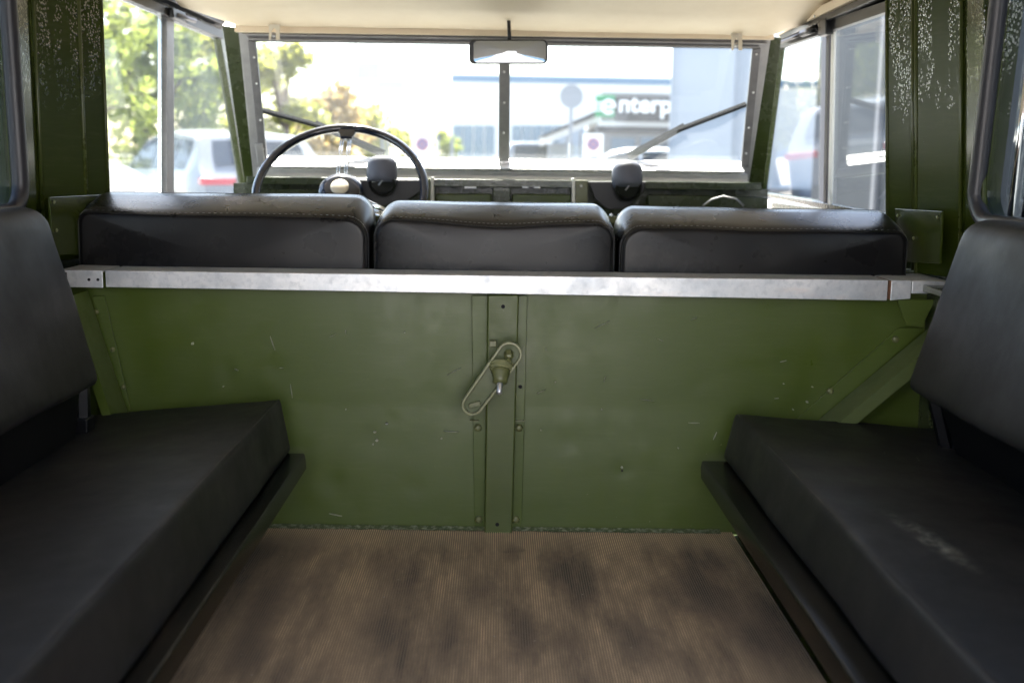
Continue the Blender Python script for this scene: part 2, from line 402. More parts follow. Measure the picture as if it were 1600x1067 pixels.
# bulkhead
bk = thing('bulkhead', 'green painted steel bulkhead behind the front seats with dents and chipped paint', 'bulkhead', (0, D, 0))
def rel(vs, o): return [Vector(p)-Vector(o.location) for p in vs]
zcr = aty(780, 636, D).z
dents = [(aty(355, 580, D), .018, .004), (aty(522, 755, D), .022, .004), (aty(590, 685, D), .03, .003), (aty(610, 655, D), .012, .003), (aty(885, 690, D), .02, .0035), (aty(1260, 640, D), .03, .003), (aty(972, 735, D), .012, .004), (aty(430, 575, D), .012, .003), (aty(650, 760, D), .014, .003), (aty(1010, 705, D), .014, -.002), (aty(1090, 600, D), .012, .0025)]
mb = MB(); NX, NZ = 190, 64; vs = []
for j in range(NZ+1):
    for i in range(NX+1):
        x = XL-.005 + (XR-XL+.01)*i/NX; z = (ZC-.02)*j/NZ
        y = 0.0
        y += .0007*mnoise.noise(Vector((x*4, 0, z*5))) + .0001*mnoise.noise(Vector((x*20, 3, z*22)))
        if z < zcr: y -= (zcr-z)*.035  # fold shaped to stand in for a shadow line across the panel
        for c_, r_, d_ in dents:
            q = ((x-c_.x)**2+(z-c_.z)**2)/(r_*r_)
            if q < 6: y += .26*d_*math.exp(-q)
        vs.append((x, y, z))
fs = [(j*(NX+1)+i, j*(NX+1)+i+1, (j+1)*(NX+1)+i+1, (j+1)*(NX+1)+i) for j in range(NZ) for i in range(NX)]
mb.add(vs, fs); o = mb.build('panel', M['green'], bk, smooth=True)
def plate(name, pix, Y, th, mt, parent, bevel=.0008, back=0):
    pts = [aty(px, py, Y)-parent.location for px, py in pix]
    return MB().prism(pts, (0, th, 0)).build(name, mt, parent, bevel=bevel)
plate('flange', [(737, 462), (762, 462), (757, 826), (741, 826)], D-.010, .003, M['green'], bk)
plate('flange', [(806, 462), (824, 462), (815, 828), (799, 828)], D-.010, .003, M['green'], bk)
# slanted flange strips at both corners
plate('flange', [(143, 462), (163, 462), (204, 640), (190, 640)], D-.006, .003, M['green'], bk)
plate('flange', [(1245, 655), (1405, 512), (1446, 512), (1280, 660)], D-.007, .003, M['green'], bk)
dome = [(.0045, 0), (.0045, .0012), (.0036, .0026), (.002, .0034), (.0004, .0036)]
def rivet_mesh(r=1.0, hexa=False):
    me_o = MB().lathe([(a*r, b*r) for a, b in dome], axis=(0, -1, 0), n=6 if hexa else 12)
    return me_o
def put(name, pts, mt, parent, r=1.0, hexa=False, axis=(0, -1, 0), rnd=False):
    first = None
    for p in pts:
        if first is None:
            first = MB().lathe([(a*r, b*r) for a, b in dome], axis=axis, n=6 if hexa else 12).build(name, mt, parent, smooth=not hexa)
            first.location = Vector(p)-parent.location if parent else p
        else:
            c = first.copy(); COL.objects.link(c); c.location = Vector(p)-(parent.location if parent else Vector())
put('rivet', [aty(a, b, D-.006) for a, b in [(151, 487), (176, 546), (193, 605)]], M['olive_metal'], bk, 1.0)
put('bolt', [aty(a, b, D-.007) for a, b in [(1399, 530), (1297, 611)]], M['olive_metal'], bk, 1.5, True)
put('bolt', [aty(a, b, D-.010) for a, b in [(747, 668), (811, 668), (748, 811), (806, 811)]], M['olive_metal'], bk, 1.7, True)
for a, b in [(741, 657), (812, 657)]:
    p = aty(a, b, D-.014)-bk.location; MB().box(p, (.016, .010, .002)).build('tab', M['olive_metal'], bk)
for a, b in [(813, 604), (972, 735), (604, 661)]:
    p = aty(a, b, D-.0106 if a == 813 else D-.004 )-bk.location
    MB().lathe([(.0034 if a == 813 else .002, 0), (.0034 if a == 813 else .002, .0012)], p, (0, -1, 0), 12).build('hole', M['hole'], bk)
# sealant along the bottom seam
random.seed(3)
mb = MB(); vs = []; fs = []; nn = 260
for i in range(nn+1):
    x = -.405+.81*i/nn
    hgt = .006+.003*mnoise.noise(Vector((x*50, 0, 0)))+.002*random.random(); dep = .009+.004*mnoise.noise(Vector((x*40, 5, 0)))+.002*random.random()
    vs += [(x, -.016-dep, .007), (x, -.016-dep*.4, .006+hgt*.3), (x, -.012, .007+hgt*.5)]
for i in range(nn): a = i*3; fs += [(a, a+3, a+4, a+1), (a+1, a+4, a+5, a+2)]
mb.add(vs, fs).build('sealant', M['sealant'], bk, smooth=True)

mb = MB(); random.seed(11)
for k_ in range(26):      # fine scratches in the paint
    a, b = random.uniform(250, 1230), random.uniform(500, 810)
    if 735 < a < 830: continue
    p = aty(a, b, D-.0062); p.y -= max(0, zcr-p.z)*.035; ln_ = random.uniform(.006, .028); an = random.uniform(-.5, .5)+(1.57 if random.random() < .3 else 0)
    q = Vector((math.cos(an)*ln_, 0, math.sin(an)*ln_)); w2 = Vector((-math.sin(an), 0, math.cos(an)))*.00028; p0_ = p-bk.location
    mb.prism([p0_, p0_+q*.5+w2, p0_+q, p0_+q*.5-w2], (0, .006, 0))
for a, b, r_ in [(585, 675, .003), (588, 688, .0035), (583, 694, .002), (604, 662, .002), (690, 685, .0018), (868, 597, .0015), (845, 672, .0018), (972, 730, .003), (300, 537, .003), (348, 604, .0015), (632, 520, .0015), (1262, 628, .003), (1240, 640, .002), (1285, 622, .0022), (1225, 600, .0015), (1270, 605, .0015), (540, 640, .0014), (940, 640, .0013), (1060, 700, .0014)]:
    p = aty(a, b, D-.0062)
    if p.z < zcr: p.y -= (zcr-p.z)*.035
    mb.prism([p-bk.location+Vector((r_*random.uniform(.4, 1.2)*math.cos(t_*1.05), 0, r_*random.uniform(.3, .9)*math.sin(t_*1.05))) for t_ in range(6)], (0, .006, 0))
o = mb.build('paint_chips', M['chip'], bk); tag(o, kind='stuff')
plate('gusset', [(1402, 468), (1462, 468), (1440, 512), (1416, 508)], D-.03, .004, M['green'], bk)
# centre post
po = thing('centre_post', 'green steel channel post standing upright in the middle of the bulkhead', 'post', (0, D, 0))
Yp = D-.030
pts = [aty(762, 461, Yp), aty(811, 461, Yp), aty(800, 836, Yp), aty(757, 836, Yp)]
MB().prism([p-po.location for p in pts], (0, .018, 0)).build('channel', M['green_post'], po, bevel=.003, seg=3)
for a, b in [(786, 479), (777, 819)]:
    p = aty(a, b, Yp)-po.location; MB().lathe([(.0035, 0), (.0035, .0008)], p, (0, -1, 0), 12).build('hole', M['hole'], po)

# spare wheel clamp
cl = thing('wheel_clamp', 'worn olive oblong spare wheel clamp with threaded stud bolted across the post', 'clamp', (0, D, 0))
Yc = D-.075
A = aty(796, 554, Yc); B = aty(738, 633, Yc)
rA, rB = .0215, .0185
ax = (A-B).normalized(); side = Vector((0, -1, 0)).cross(ax).normalized()
def stadium(ra, rb, n=12, dy=0):
    out = []
    for i in range(n+1):
        t = -math.pi/2+math.pi*i/n; out.append(A+ax*math.cos(t)*ra+side*math.sin(t)*ra+Vector((0, dy, 0)))
    for i in range(n+1):
        t = math.pi/2+math.pi*i/n; out.append(B+ax*math.cos(t)*rb+side*math.sin(t)*rb+Vector((0, dy, 0)))
    return out
lo = cl.location
ring_o = [p-lo for p in stadium(rA, rB)]; ring_i = [p-lo for p in stadium(rA-.0042, rB-.0042)]
MB().ring(ring_o, ring_i, (0, .016, 0)).build('rim', M['olive_light'], cl, bevel=.0012)
MB().prism([p-lo+Vector((0, .013, 0)) for p in stadium(rA-.0035, rB-.0035)], (0, .003, 0)).build('plate', M['green_post'], cl, bevel=.0005)
C0 = aty(783, 578, Yc)-lo; dn = Vector((-.05, -.55, -.80)).normalized()
MB().lathe([(.021, 0), (.021, .005), (.0185, .007), (.0185, .011), (.016, .012)], C0+Vector((0, .008, .008)), dn, 24).build('collar', M['olive_light'], cl, smooth=False)
MB().lathe([(.017, .006), (.0150, .016), (.0125, .024), (.0125, .030), (.008, .033)], C0+Vector((0, .006, .006)), dn, 20).build('cone_nut', M['olive_metal'], cl, smooth=True)
MB().lathe([(.0055, .02), (.0055, .048), (.0035, .052)], C0+Vector((0, .006, .006)), dn, 12).build('stud', M['screw'], cl, smooth=True)
MB().lathe([(.008, 0), (.008, .012), (.005, .014), (.005, .020)], aty(795, 552, Yc)-lo+Vector((0, .008, 0)), (0, -.8, -.6), 6).build('nut', M['olive_metal'], cl)
MB().box(B-lo+Vector((.004, .006, 0)), (.020, .004, .008), Matrix.Rotation(R(-18), 3, 'Y')).build('stamp', M['olive_metal'], cl, bevel=.001)
MB().box(aty(770, 536, D-.042)-lo, (.012, .02, .010)).build('hook', M['olive_metal'], cl, bevel=.001)
MB().tube([aty(785, 585, D-.03)-lo, aty(785, 585, Yc+.01)-lo], .006).build('spacer', M['olive_metal'], cl)

# capping rail
cp = thing('capping_rail', 'galvanised steel capping rail running along the top of the bulkhead', 'rail', (0, D, ZC))
Yf = D-.036
def capprof(p0, p1, name, hole=False):
    z0, z1 = ZC, ZC
    a, b = aty(*p0, Yf), aty(*p1, Yf)
    zt = a.z if False else ZC
def cap_piece(name, xa, xb, yfar_a, yfar_b, zlow_a, zlow_b, zt_a, zt_b):
    t = .003
    p = [Vector((xa, Yf, zt_a)), Vector((xb, Yf, zt_b)), Vector((xb, yfar_b, zt_b)), Vector((xa, yfar_a, zt_a))]
    top = [q-cp.location for q in p]
    mb = MB().prism([q-Vector((0, 0, t)) for q in top], (0, 0, t))
    o = None
    f = [Vector((xa, Yf, zlow_a)), Vector((xb, Yf, zlow_b)), Vector((xb, Yf, zt_b)), Vector((xa, Yf, zt_a))]
    # one bent angle: front leg + top leg as a single closed section
    sec = lambda x, zl, zt, yf: [Vector((x, Yf, zl)), Vector((x, Yf, zt)), Vector((x, yf, zt)), Vector((x, yf, zt-t)), Vector((x, Yf+t, zt-t)), Vector((x, Yf+t, zl))]
    A_ = [q-cp.location for q in sec(xa, zlow_a, zt_a, yfar_a)]; B_ = [q-cp.location for q in sec(xb, zlow_b, zt_b, yfar_b)]
    m_ = MB(); m_.add(A_+B_, [tuple(range(6)), tuple(range(11, 5, -1))]+[(i, (i+1) % 6, 6+(i+1) % 6, 6+i) for i in range(6)])
    return m_.build(name, M['galv'], cp, bevel=.0015, seg=3)
lo_l, lo_r = aty(165, 449, Yf), aty(1386, 470, Yf)
hi_l, hi_r = aty(163, 423, Yf), aty(1386, 438, Yf)
cap_piece('rail', lo_l.x, lo_r.x, D+.055, D+.055, lo_l.z, lo_r.z, hi_l.z, hi_r.z)
e0 = aty(118, 420, Yf); e1 = aty(160, 424, Yf)
cap_piece('end_bracket', e0.x-.03, e1.x, D+.10, D+.055, aty(118, 449, Yf).z, aty(160, 450, Yf).z, hi_l.z, hi_l.z)
e0 = aty(1393, 440, Yf); e1 = aty(1467, 443, Yf)
cap_piece('end_bracket', e0.x, aty(1425, 440, Yf).x, D+.055, D+.075, aty(1393, 470, Yf).z, aty(1425, 467, Yf).z, hi_r.z, hi_r.z)
cap_piece('end_bracket', aty(1425.6, 440, Yf).x, XR+.02, D+.075, D+.12, aty(1432, 459, Yf).z, aty(1460, 459, Yf).z, hi_r.z, hi_r.z)
MB().box(aty(1389.5, 453, Yf+.004)-cp.location, (.005, .006, .032)).build('rust_gap', M['rust'], cp)
MB().box(aty(1389.5, 453, Yf+.004)-cp.location+Vector((0, .035, .0145)), (.0045, .07, .003)).build('rust_gap', M['rust'], cp)
for a, b in [(139, 437), (153, 437)]:
    MB().lathe([(.0026, 0), (.0026, .0008)], aty(a, b, Yf)-cp.location, (0, -1, 0), 10).build('hole', M['hole'], cp)
MB().box((0, .008, -.022), (1.46, .03, .026)).build('support_channel', M['green'], cp)

# ------------------------------------------------------------------ front seat backs
def seatback(label, xl, xr, ztn_l, ztn_r, ztf_l, ztf_r, rl, rr, droop=0.0, seed=0, nick=0):
    th = thing('seat_backrest', label, 'seat backrest', ((xl+xr)/2, D+.07, ZC-.06), group='front seat backrests above the bulkhead')
    zb = ZC-.06; y0, y1 = D+.062, D+.20
    base = 0.1
    # outline in (s, q): s along x, q = 0 at base, 1 at top, with corner arcs in metres
    H = ztn_l-zb
    pts = []
    W = xr-xl
    def seg(a, b, n):
        for i in range(n): t = i/n; pts.append((a[0]+(b[0]-a[0])*t, a[1]+(b[1]-a[1])*t))
    def arc(cx, cz, r, a0, a1, n):
        for i in range(n): t = a0+(a1-a0)*i/n; pts.append((cx+r*math.cos(t), cz+r*math.sin(t)))
    seg((0, 0), (0, H-rl), 8)
    arc(rl, H-rl, rl, math.pi, math.pi/2, 10)
    seg((rl, H), (W-rr, H), 44)
    arc(W-rr, H-rr, rr, math.pi/2, 0, 10)
    seg((W, H-rr), (W, 0), 8)
    seg((W, 0), (0, 0), 44)
    cx, cz = W/2, H/2
    def P(s, q, y, off, f=1.0):
        # scale about the centre, push outwards by off, lift the top with depth
        dx, dz = s-cx, q-cz
        s2, q2 = cx+dx*f, cz+dz*f
        fx = (s2-cx)/cx; fz = (q2-cz)/cz
        s2 += off*max(-1, min(1, fx*1.0))*abs(fx)**3
        t = (y-y0)/(y1-y0); t = max(0, min(1, t))
        u = s2/W
        Hn = (ztn_l+(ztn_r-ztn_l)*u)-zb; Hf = (ztf_l+(ztf_r-ztf_l)*u)-zb
        Ht = Hn+(Hf-Hn)*t
        q2 = q2*Ht/H + off*max(0, fz)**4
        dd = 1.7*droop*math.exp(-((u-.5)/.28)**2)*(1-t)
        q2 -= dd*max(0, fz)**2
        if nick: q2 -= nick*math.exp(-((u-.45)/.12)**2)*(1-t)*max(0, fz)**2
        nzv = mnoise.noise(Vector((s2*9+seed*7, q2*9, y*9)))
        return Vector((xl+s2, y+.0035*nzv, zb+q2+.0018*nzv*max(0, fz)))
    loops = []
    for f in (.02, .3, .55, .75, .9, .97): loops.append((y0-.007*(1-f*f)-.0005, 0, f))
    loops += [(y0, 0, 1), (y0+.003, .0012, 1), (y0+.009, .0035, 1), (y0+.03, .006, 1), (y0+.065, .007, 1), (y1-.035, .007, 1), (y1-.01, .005, 1), (y1-.003, 0, 1), (y1+.004, -.004, 1), (y1+.012, -.006, .94), (y1+.016, 0, .7), (y1+.018, 0, .3), (y1+.018, 0, .02)]
    vs = []; n = len(pts)
    for y, off, f in loops:
        for s, q in pts: vs.append(P(s, q, y, off, f)-th.location)
    fs = []
    for j in range(len(loops)-1):
        fs += [(j*n+i, j*n+(i+1) % n, (j+1)*n+(i+1) % n, (j+1)*n+i) for i in range(n)]
    fs += [tuple(range(n)), tuple((len(loops)-1)*n+i for i in range(n-1, -1, -1))]
    o = MB().add(vs, fs).build('cushion', M['vinyl_gloss'], th, smooth=True)
    use = [p for p in pts[:80]]
    path = [P(s, q, y0+.0005, .0012)-th.location for s, q in use]
    MB().tube(path, .0013, 6).build('piping', M['vinyl_gloss'], th, smooth=True)
    path = [P(s, q, y1+.001, .001)-th.location for s, q in use]
    MB().tube(path, .0025, 6).build('piping', M['vinyl_gloss'], th, smooth=True)
    # stitches
    fine = []
    cand = [P(s, q, y0+.0105, .0037)-th.location for s, q in use]
    mb = MB(); acc = 0; on = True
    for a, b in zip(cand[:-1], cand[1:]):
        d = (b-a).length; k = max(1, int(d/.0062))
        for i in range(k):
            p = a+(b-a)*(i+.5)/k; t = (b-a).normalized()*.0021
            mb.tube([p-t, p+t], .0006, 4)
    o = mb.build('stitching', M['thread'], th); tag(o, kind='stuff')
    # squab board behind the pad, reaching down to the seat box
    MB().box((0, .14, -.10), (W*.9, .02, .22)).build('back_board', M['black'], th)
    return th
def zy(px, py, dy=.062): return aty(px, py, D+dy).z
def xy(px, py, dy=.062): return aty(px, py, D+dy).x
seatback('wide charcoal front seat backrest with straight grey stitching, behind the steering wheel',
    xy(124, 380), xy(571, 390), zy(150, 335), zy(550, 344), zy(205, 303, .2), zy(500, 305, .2), .016, .034, .0, 1)
seatback('narrow middle front seat backrest with sagging glossy top edge between two wider ones',
    xy(587, 390), xy(958, 390), zy(610, 343), zy(930, 350), zy(640, 316, .2), zy(900, 320, .2), .034, .034, .006, 2)
seatback('right front seat backrest, wide charcoal vinyl with slightly wavy stitched seam',
    xy(973, 390), xy(1416, 395), zy(1010, 358), zy(1385, 366), zy(1020, 324, .2), zy(1340, 331, .2), .036, .018, .0, 3, .0025)

# ------------------------------------------------------------------ side benches
def soft_box(c8, dims, r, res=(14, 14, 8), puff=0.0, wr=0.0, seed=0):
    """rounded cushion: c8 = 8 corners (bottom 4, top 4 as u,v = 00,10,11,01)"""
    vs = []; fs = []; idx = {}
    a = [d/2 for d in dims]
    def mapp(p):
        q = [max(-(a[i]-r), min(a[i]-r, p[i]*a[i])) for i in range(3)]
        d = Vector([p[i]*a[i]-q[i] for i in range(3)])
        if d.length > 1e-9: d.normalize()
        w_ = [(q[i]+d[i]*r)/a[i] for i in range(3)]
        u, v, t = [(x+1)/2 for x in w_]
        b = (c8[0]*(1-u)*(1-v)+c8[1]*u*(1-v)+c8[2]*u*v+c8[3]*(1-u)*v)*(1-t)+(c8[4]*(1-u)*(1-v)+c8[5]*u*(1-v)+c8[6]*u*v+c8[7]*(1-u)*v)*t
        bulge = puff*(1-w_[0]**2)*(1-w_[1]**2)*(1 if t > .5 else 0)*(abs(w_[2])**4)
        nn_ = wr*mnoise.noise(Vector((b.x*8+seed, b.y*8, b.z*8)))
        b = b+Vector((nn_, 0, bulge+nn_))
        return b
    def grid(ax0, ax1, ax2, s, n0, n1):
        base = len(vs)
        def sp(i, n):   # denser near the rounded edges
            t = i/n; return -math.cos(math.pi*t)
        for j in range(n1+1):
            for i in range(n0+1):
                p = [0, 0, 0]; p[ax0] = sp(i, n0); p[ax1] = sp(j, n1); p[ax2] = s; vs.append(mapp(p))
        for j in range(n1):
            for i in range(n0):
                q = base+j*(n0+1)+i; fs.append((q, q+1, q+n0+2, q+n0+1))
    for s in (-1, 1):
        grid(0, 1, 2, s, res[0], res[1]); grid(0, 2, 1, s, res[0], res[2]); grid(1, 2, 0, s, res[1], res[2])
    return vs, fs
def cushion(name, c8, dims, r, mt, parent, **k):
    vs, fs = soft_box([c-parent.location for c in c8], dims, r, **k)
    o = MB().add(vs, fs).build(name, mt, parent, fix=False)
    bm = bmesh.new(); bm.from_mesh(o.data); bmesh.ops.remove_doubles(bm, verts=bm.verts, dist=1e-5)
    bmesh.ops.recalc_face_normals(bm, faces=bm.faces); bm.to_mesh(o.data); bm.free()
    o.data.polygons.foreach_set('use_smooth', [True]*len(o.data.polygons))
    return o

def bench(sgn, label, ti, to, bi, rail_top, rail_in, rail_lo, foot_lo, mt, pad, padlabel):
    YE = 1.90
    b = thing('side_bench', label, 'bench seat', (sgn*.5, 1.2, 0), group='side benches in the load bed')
    TI, TO, BI = aty(*ti, YE), aty(*to, YE), aty(*bi, YE)
    TO = TO+(TO-TI).normalized()*.05
    BO = Vector((TO.x, YE, TO.z-(TI.z-BI.z)))
    dy = Vector((0, YB-YE, 0))
    c8 = [BI, BO, BO+dy, BI+dy, TI, TO, TO+dy, TI+dy]
    cushion('seat_cushion', c8, (abs(TO.x-TI.x), 1.28, .09), .0065, mt, b, res=(24, 60, 10), puff=.003, wr=.0022, seed=sgn*5)
    e = .0022
    MB().tube([p-b.location for p in (TI+Vector((sgn*.004, -.006, -e)), TI+dy+Vector((sgn*.004, 0, -e)))], .0018, 6).build('seam', mt, b, smooth=True)
    # pressed steel seat frame: flat ledge, downturned lip, slanted skirt to the wheel box
    YR = YE-.008
    RI, RL, FL = aty(*rail_in, YR), aty(*rail_lo, YR), aty(*foot_lo, YR)
    ledge = BI.z-.002
    t = .004
    sec = [Vector((TO.x, YR, ledge)), Vector((RI.x, YR, ledge)), Vector((RI.x+(-sgn)*.002, YR, ledge-.012)), RL, RL+Vector((sgn*.01, 0, 0)), Vector((RI.x+sgn*.012, YR, ledge-.012)), Vector((TO.x, YR, ledge-.012))]
    sec = [s_-b.location for s_ in sec]
    dy2 = Vector((0, YB-YR, 0))
    MB().prism(sec, dy2).build('seat_frame', M['frame_metal'], b, bevel=.0025)
    # skirt
    sk = [RL+Vector((sgn*.012, -.004, .004)), FL+Vector((0, -.004, 0)), FL+Vector((sgn*.006, -.004, 0)), RL+Vector((sgn*.022, -.004, .004))]
    MB().prism([s_-b.location for s_ in sk], Vector((0, YB-YR+.02, 0))).build('skirt', M['frame_metal'], b)
    # seat backrest pad
    T0, T1, B0, th, YP, tY = pad
    T = aty(*T0, YP); Bt = aty(*B0, YP)
    outv = Vector((sgn*.05, 0, .012))
    dyp = Vector((0, YB-YP, 0))
    ridge = Vector((0, 0, tY))
    c8 = [Bt, Bt+outv, Bt+outv+dyp, Bt+dyp, T, T+outv, T+outv+dyp+ridge, T+dyp+ridge]
    p_ = cushion('backrest', c8, (.055, 1.1, .25), .022, M['vinyl'], b, res=(12, 60, 20), wr=.004, seed=sgn*9+2)
    q0 = Vector((Bt.x+sgn*.022, YP-.03, Bt.z+.06)); q1 = Vector((TO.x-sgn*.055, YP-.03, TO.z-.05))
    MB().prism([q-b.location for q in (q0, q1, q1+Vector((sgn*.006, 0, 0)), q0+Vector((sgn*.006, 0, 0)))], (0, YB-YP+.05, 0)).build('back_panel', M['black_metal'], b)
    # struts carrying the pad
    for yy in (YP+.02, YP-.75):
        a0 = Vector((Bt.x+sgn*.045, yy, Bt.z+.04)); a1 = Vector((TO.x-sgn*.055, yy, TO.z-.05))
        MB().tube([a0-b.location, a1-b.location], .013, 6).build('strut', M['black_metal'], b)
        MB().box(a1-b.location+Vector((0, 0, .03)), (.03, .035, .10)).build('bracket', M['black_metal'], b, bevel=.003)
    return b
bench(-1, 'left side bench with plain black vinyl cushion on a dark steel frame', (440, 622), (170, 645), (456, 704), (476, 702), (476, 702), (479, 733), (432, 800), M['vinyl'],
      ((78, 333), None, (166, 602), .05, 1.74, .02), '')
bench(1, 'right side bench whose black vinyl cushion carries a pale dried spill', (1148, 645), (1450, 668), (1128, 716), (1097, 716), (1097, 716), (1095, 748), (1150, 812), M['vinyl_stain'],
      ((1503, 349), None, (1409, 612), .05, 1.74, .004), '')

# ------------------------------------------------------------------ wheel boxes and lower side walls
def wheelbox(sgn, label, xin, px_lo, px_hi, topz):
    o = thing('wheel_box', label, 'wheel box', (sgn*.6, 1.2, 0), group='wheel boxes under the benches')
    lo_ = aty(*px_lo, D); hi_ = aty(*px_hi, D)
    sec = [Vector((xin, D-.014, .0)), Vector((xin, D-.014, topz)), Vector((lo_.x, D-.014, topz)), Vector((lo_.x, D-.014, lo_.z)), Vector((lo_.x+sgn*.02, D-.014, lo_.z)), Vector((sgn*.78, D-.014, 0))]
    sec = [Vector((xin, D+.01, 0)), Vector((xin, D+.01, topz)), Vector((sgn*.78, D+.01, topz)), Vector((sgn*.78, D+.01, 0))]
    MB().prism([s_-o.location for s_ in sec], (0, YB-D, 0)).build('box_side', M['frame_metal'], o)
    pl = [lo_, hi_, hi_+Vector((sgn*.01, 0, -.02)), lo_+Vector((sgn*.01, 0, -.02))]
    pl = [p+Vector((0, -.012, 0)) for p in pl]
    MB().prism([s_-o.location for s_ in pl], (0, -.075, 0)).build('sloping_panel', M['green_lit'] if sgn > 0 else M['green'], o)
    MB().box(Vector((sgn*.772, (YB+D)/2+.01, (ZC-.03)/2+.01))-o.location, (.04, D-YB+.02, ZC-.04)).build('outer_panel', M['green_dash'], o)
    return o
wheelbox(-1, 'left wheel box and narrow sloping green side panel under the plain bench', -.416, (203, 642), (141, 453), aty(432, 790, D).z)
wheelbox(1, 'right wheel box with broad green sloping panel, lightened as if lit, under the stained bench', .436, (1268, 660), (1446, 512), aty(1150, 800, D).z)

# ------------------------------------------------------------------ side walls with pillars and rear side windows
def lerp(a, b, t): return a+(b-a)*t
LEAN = {-1: .0, 1: .07}
def wx(sgn, z, off=0.0):    # x of the wall surface at height z, off = how far it stands in
    base = -.80 if sgn < 0 else .81
    return base - sgn*LEAN[sgn]*(z-ZC) - sgn*off
def wpt(sgn, px, py, off=0.0):
    # intersect with the (leaning) wall plane
    nrm = Vector((1, 0, sgn*LEAN[sgn])).normalized()
    p0 = Vector((wx(sgn, ZC, off), 0, ZC))
    return atp(px, py, p0, nrm)
def wyz(sgn, y, z, off=0.0): return Vector((wx(sgn, z, off), y, z))
def sidewall(sgn, label, bands, seal_pts, gl_lab):
    o = thing('side_wall', label, 'side wall', (sgn*.80, 1.6, ZC), group='inner side walls of the load bed')
    O = o.location
    # skin with a window hole: ring around the opening
    yf = 2.31
    op = [wpt(sgn, *p) for p in seal_pts]    # opening front edge top..bottom (photo), then run back
    yt, zt = op[0].y, 1.0
    yb2 = op[1].y; zb = op[2].z
    r = .05
    hole = []
    def yedge(z): return lerp(op[0].y, op[1].y, (op[0].z-z)/(op[0].z-op[1].z))
    back = YB+.08
    ztop = .96
    def arc(cy, cz, a0, a1, n=8): return [(cy+r*math.cos(a0+(a1-a0)*i/n), cz+r*math.sin(a0+(a1-a0)*i/n)) for i in range(n+1)]
    hole = arc(yedge(zb+r)-r, zb+r, 0, -math.pi/2) + arc(back+r, zb+r, -math.pi/2, -math.pi) + arc(back+r, ztop-r, math.pi, math.pi/2) + arc(yedge(ztop)-r, ztop-r, math.pi/2, 0)
    outer = []
    for i, (y, z) in enumerate(hole):
        q = i//9
        cy, cz = [(yf, ZC-.03), (YB, ZC-.03), (YB, CEIL+.03), (yf, CEIL+.03)][q]
        k = i % 9
        if k == 4: outer.append((cy, cz))
        else:
            # spread along the two sides meeting in that corner
            if q == 0: outer.append((yf, lerp(zb+r, cz, k/4)) if k < 4 else (lerp(cy, yedge(zb)-r, (k-4)/4), cz))
            if q == 1: outer.append((lerp(back+r, cy, k/4), cz) if k < 4 else (YB, lerp(cz, zb+r, (k-4)/4)))
            if q == 2: outer.append((YB, lerp(ztop-r, cz, k/4)) if k < 4 else (lerp(cy, back+r, (k-4)/4), cz))
            if q == 3: outer.append((lerp(yedge(ztop)-r, cy, k/4), cz) if k < 4 else (yf, lerp(cz, ztop-r, (k-4)/4)))
    W = lambda yz, off=0: wyz(sgn, yz[0], yz[1], off)-O
    MB().ring([W(p) for p in outer], [W(p) for p in hole], (sgn*.03, 0, 0)).build('wall_panel', M['green_gloss'], o)
    # rubber seal and pane
    MB().tube([W(p, .010) for p in hole], .014, 10, closed=True).build('window_seal', M['rubber'], o, smooth=True)
    MB().prism([W(p, -.008) for p in hole], (sgn*.004, 0, 0)).build('window_pane', M['rear_glass'], o)
    # pillar bands: vertical pressed strips, each with its own projection
    for (pa, pb, off, mt) in bands:
        a0, a1 = wpt(sgn, pa, 150, off), wpt(sgn, pb, 150, off)
        zz0, zz1 = ZC+.003, CEIL
        tl = .60*abs(a0.y-a1.y) if off > .01 else 0
        (yr_, yf_) = sorted((a0.y, a1.y))
        sec = [(yr_, max(.004, off-tl)), (yf_, off+tl*.2), (yf_, -.001), (yr_, -.001)]
        lo4 = [wyz(sgn, y, zz0, f)-O for y, f in sec]; hi4 = [wyz(sgn, y, zz1, f)-O for y, f in sec]
        MB().hexa(lo4+hi4).build('pillar_strip', mt, o, bevel=.003, seg=3)
        # rolled bead down the front edge of each strip
        if off > .01:
            e0, e1 = lo4[1], hi4[1]
            MB().tube([e0, e1], .0035, 8).build('bead', M['green_seam'], o, smooth=True)
            MB().tube([lo4[0], hi4[0]], .003, 8).build('bead', M['green_seam'], o, smooth=True)
    return o
G = M['green_gloss']
M['green_seam'] = green_paint('green_seam_paint', (.045, .06, .012), .3, .2)
left_bands = [(154, 126, .040, G), (126, 118, .030, G), (118, 86, .034, G), (50, 28, .008, G)]
right_bands = [(1397, 1430, .034, G), (1430, 1441, .026, G), (1441, 1472, .036, G), (1510, 1536, .008, G)]
wl = sidewall(-1, 'left inner side wall with glossy green pillar strips and rubber sealed window', left_bands, [(3, 0), (20, 250), (5, 332)], '')
wr_ = sidewall(1, 'right inner side wall with speckled glossy green pillar strips and rubber sealed window', right_bands, [(1566, 0), (1536, 290), (1560, 349)], '')
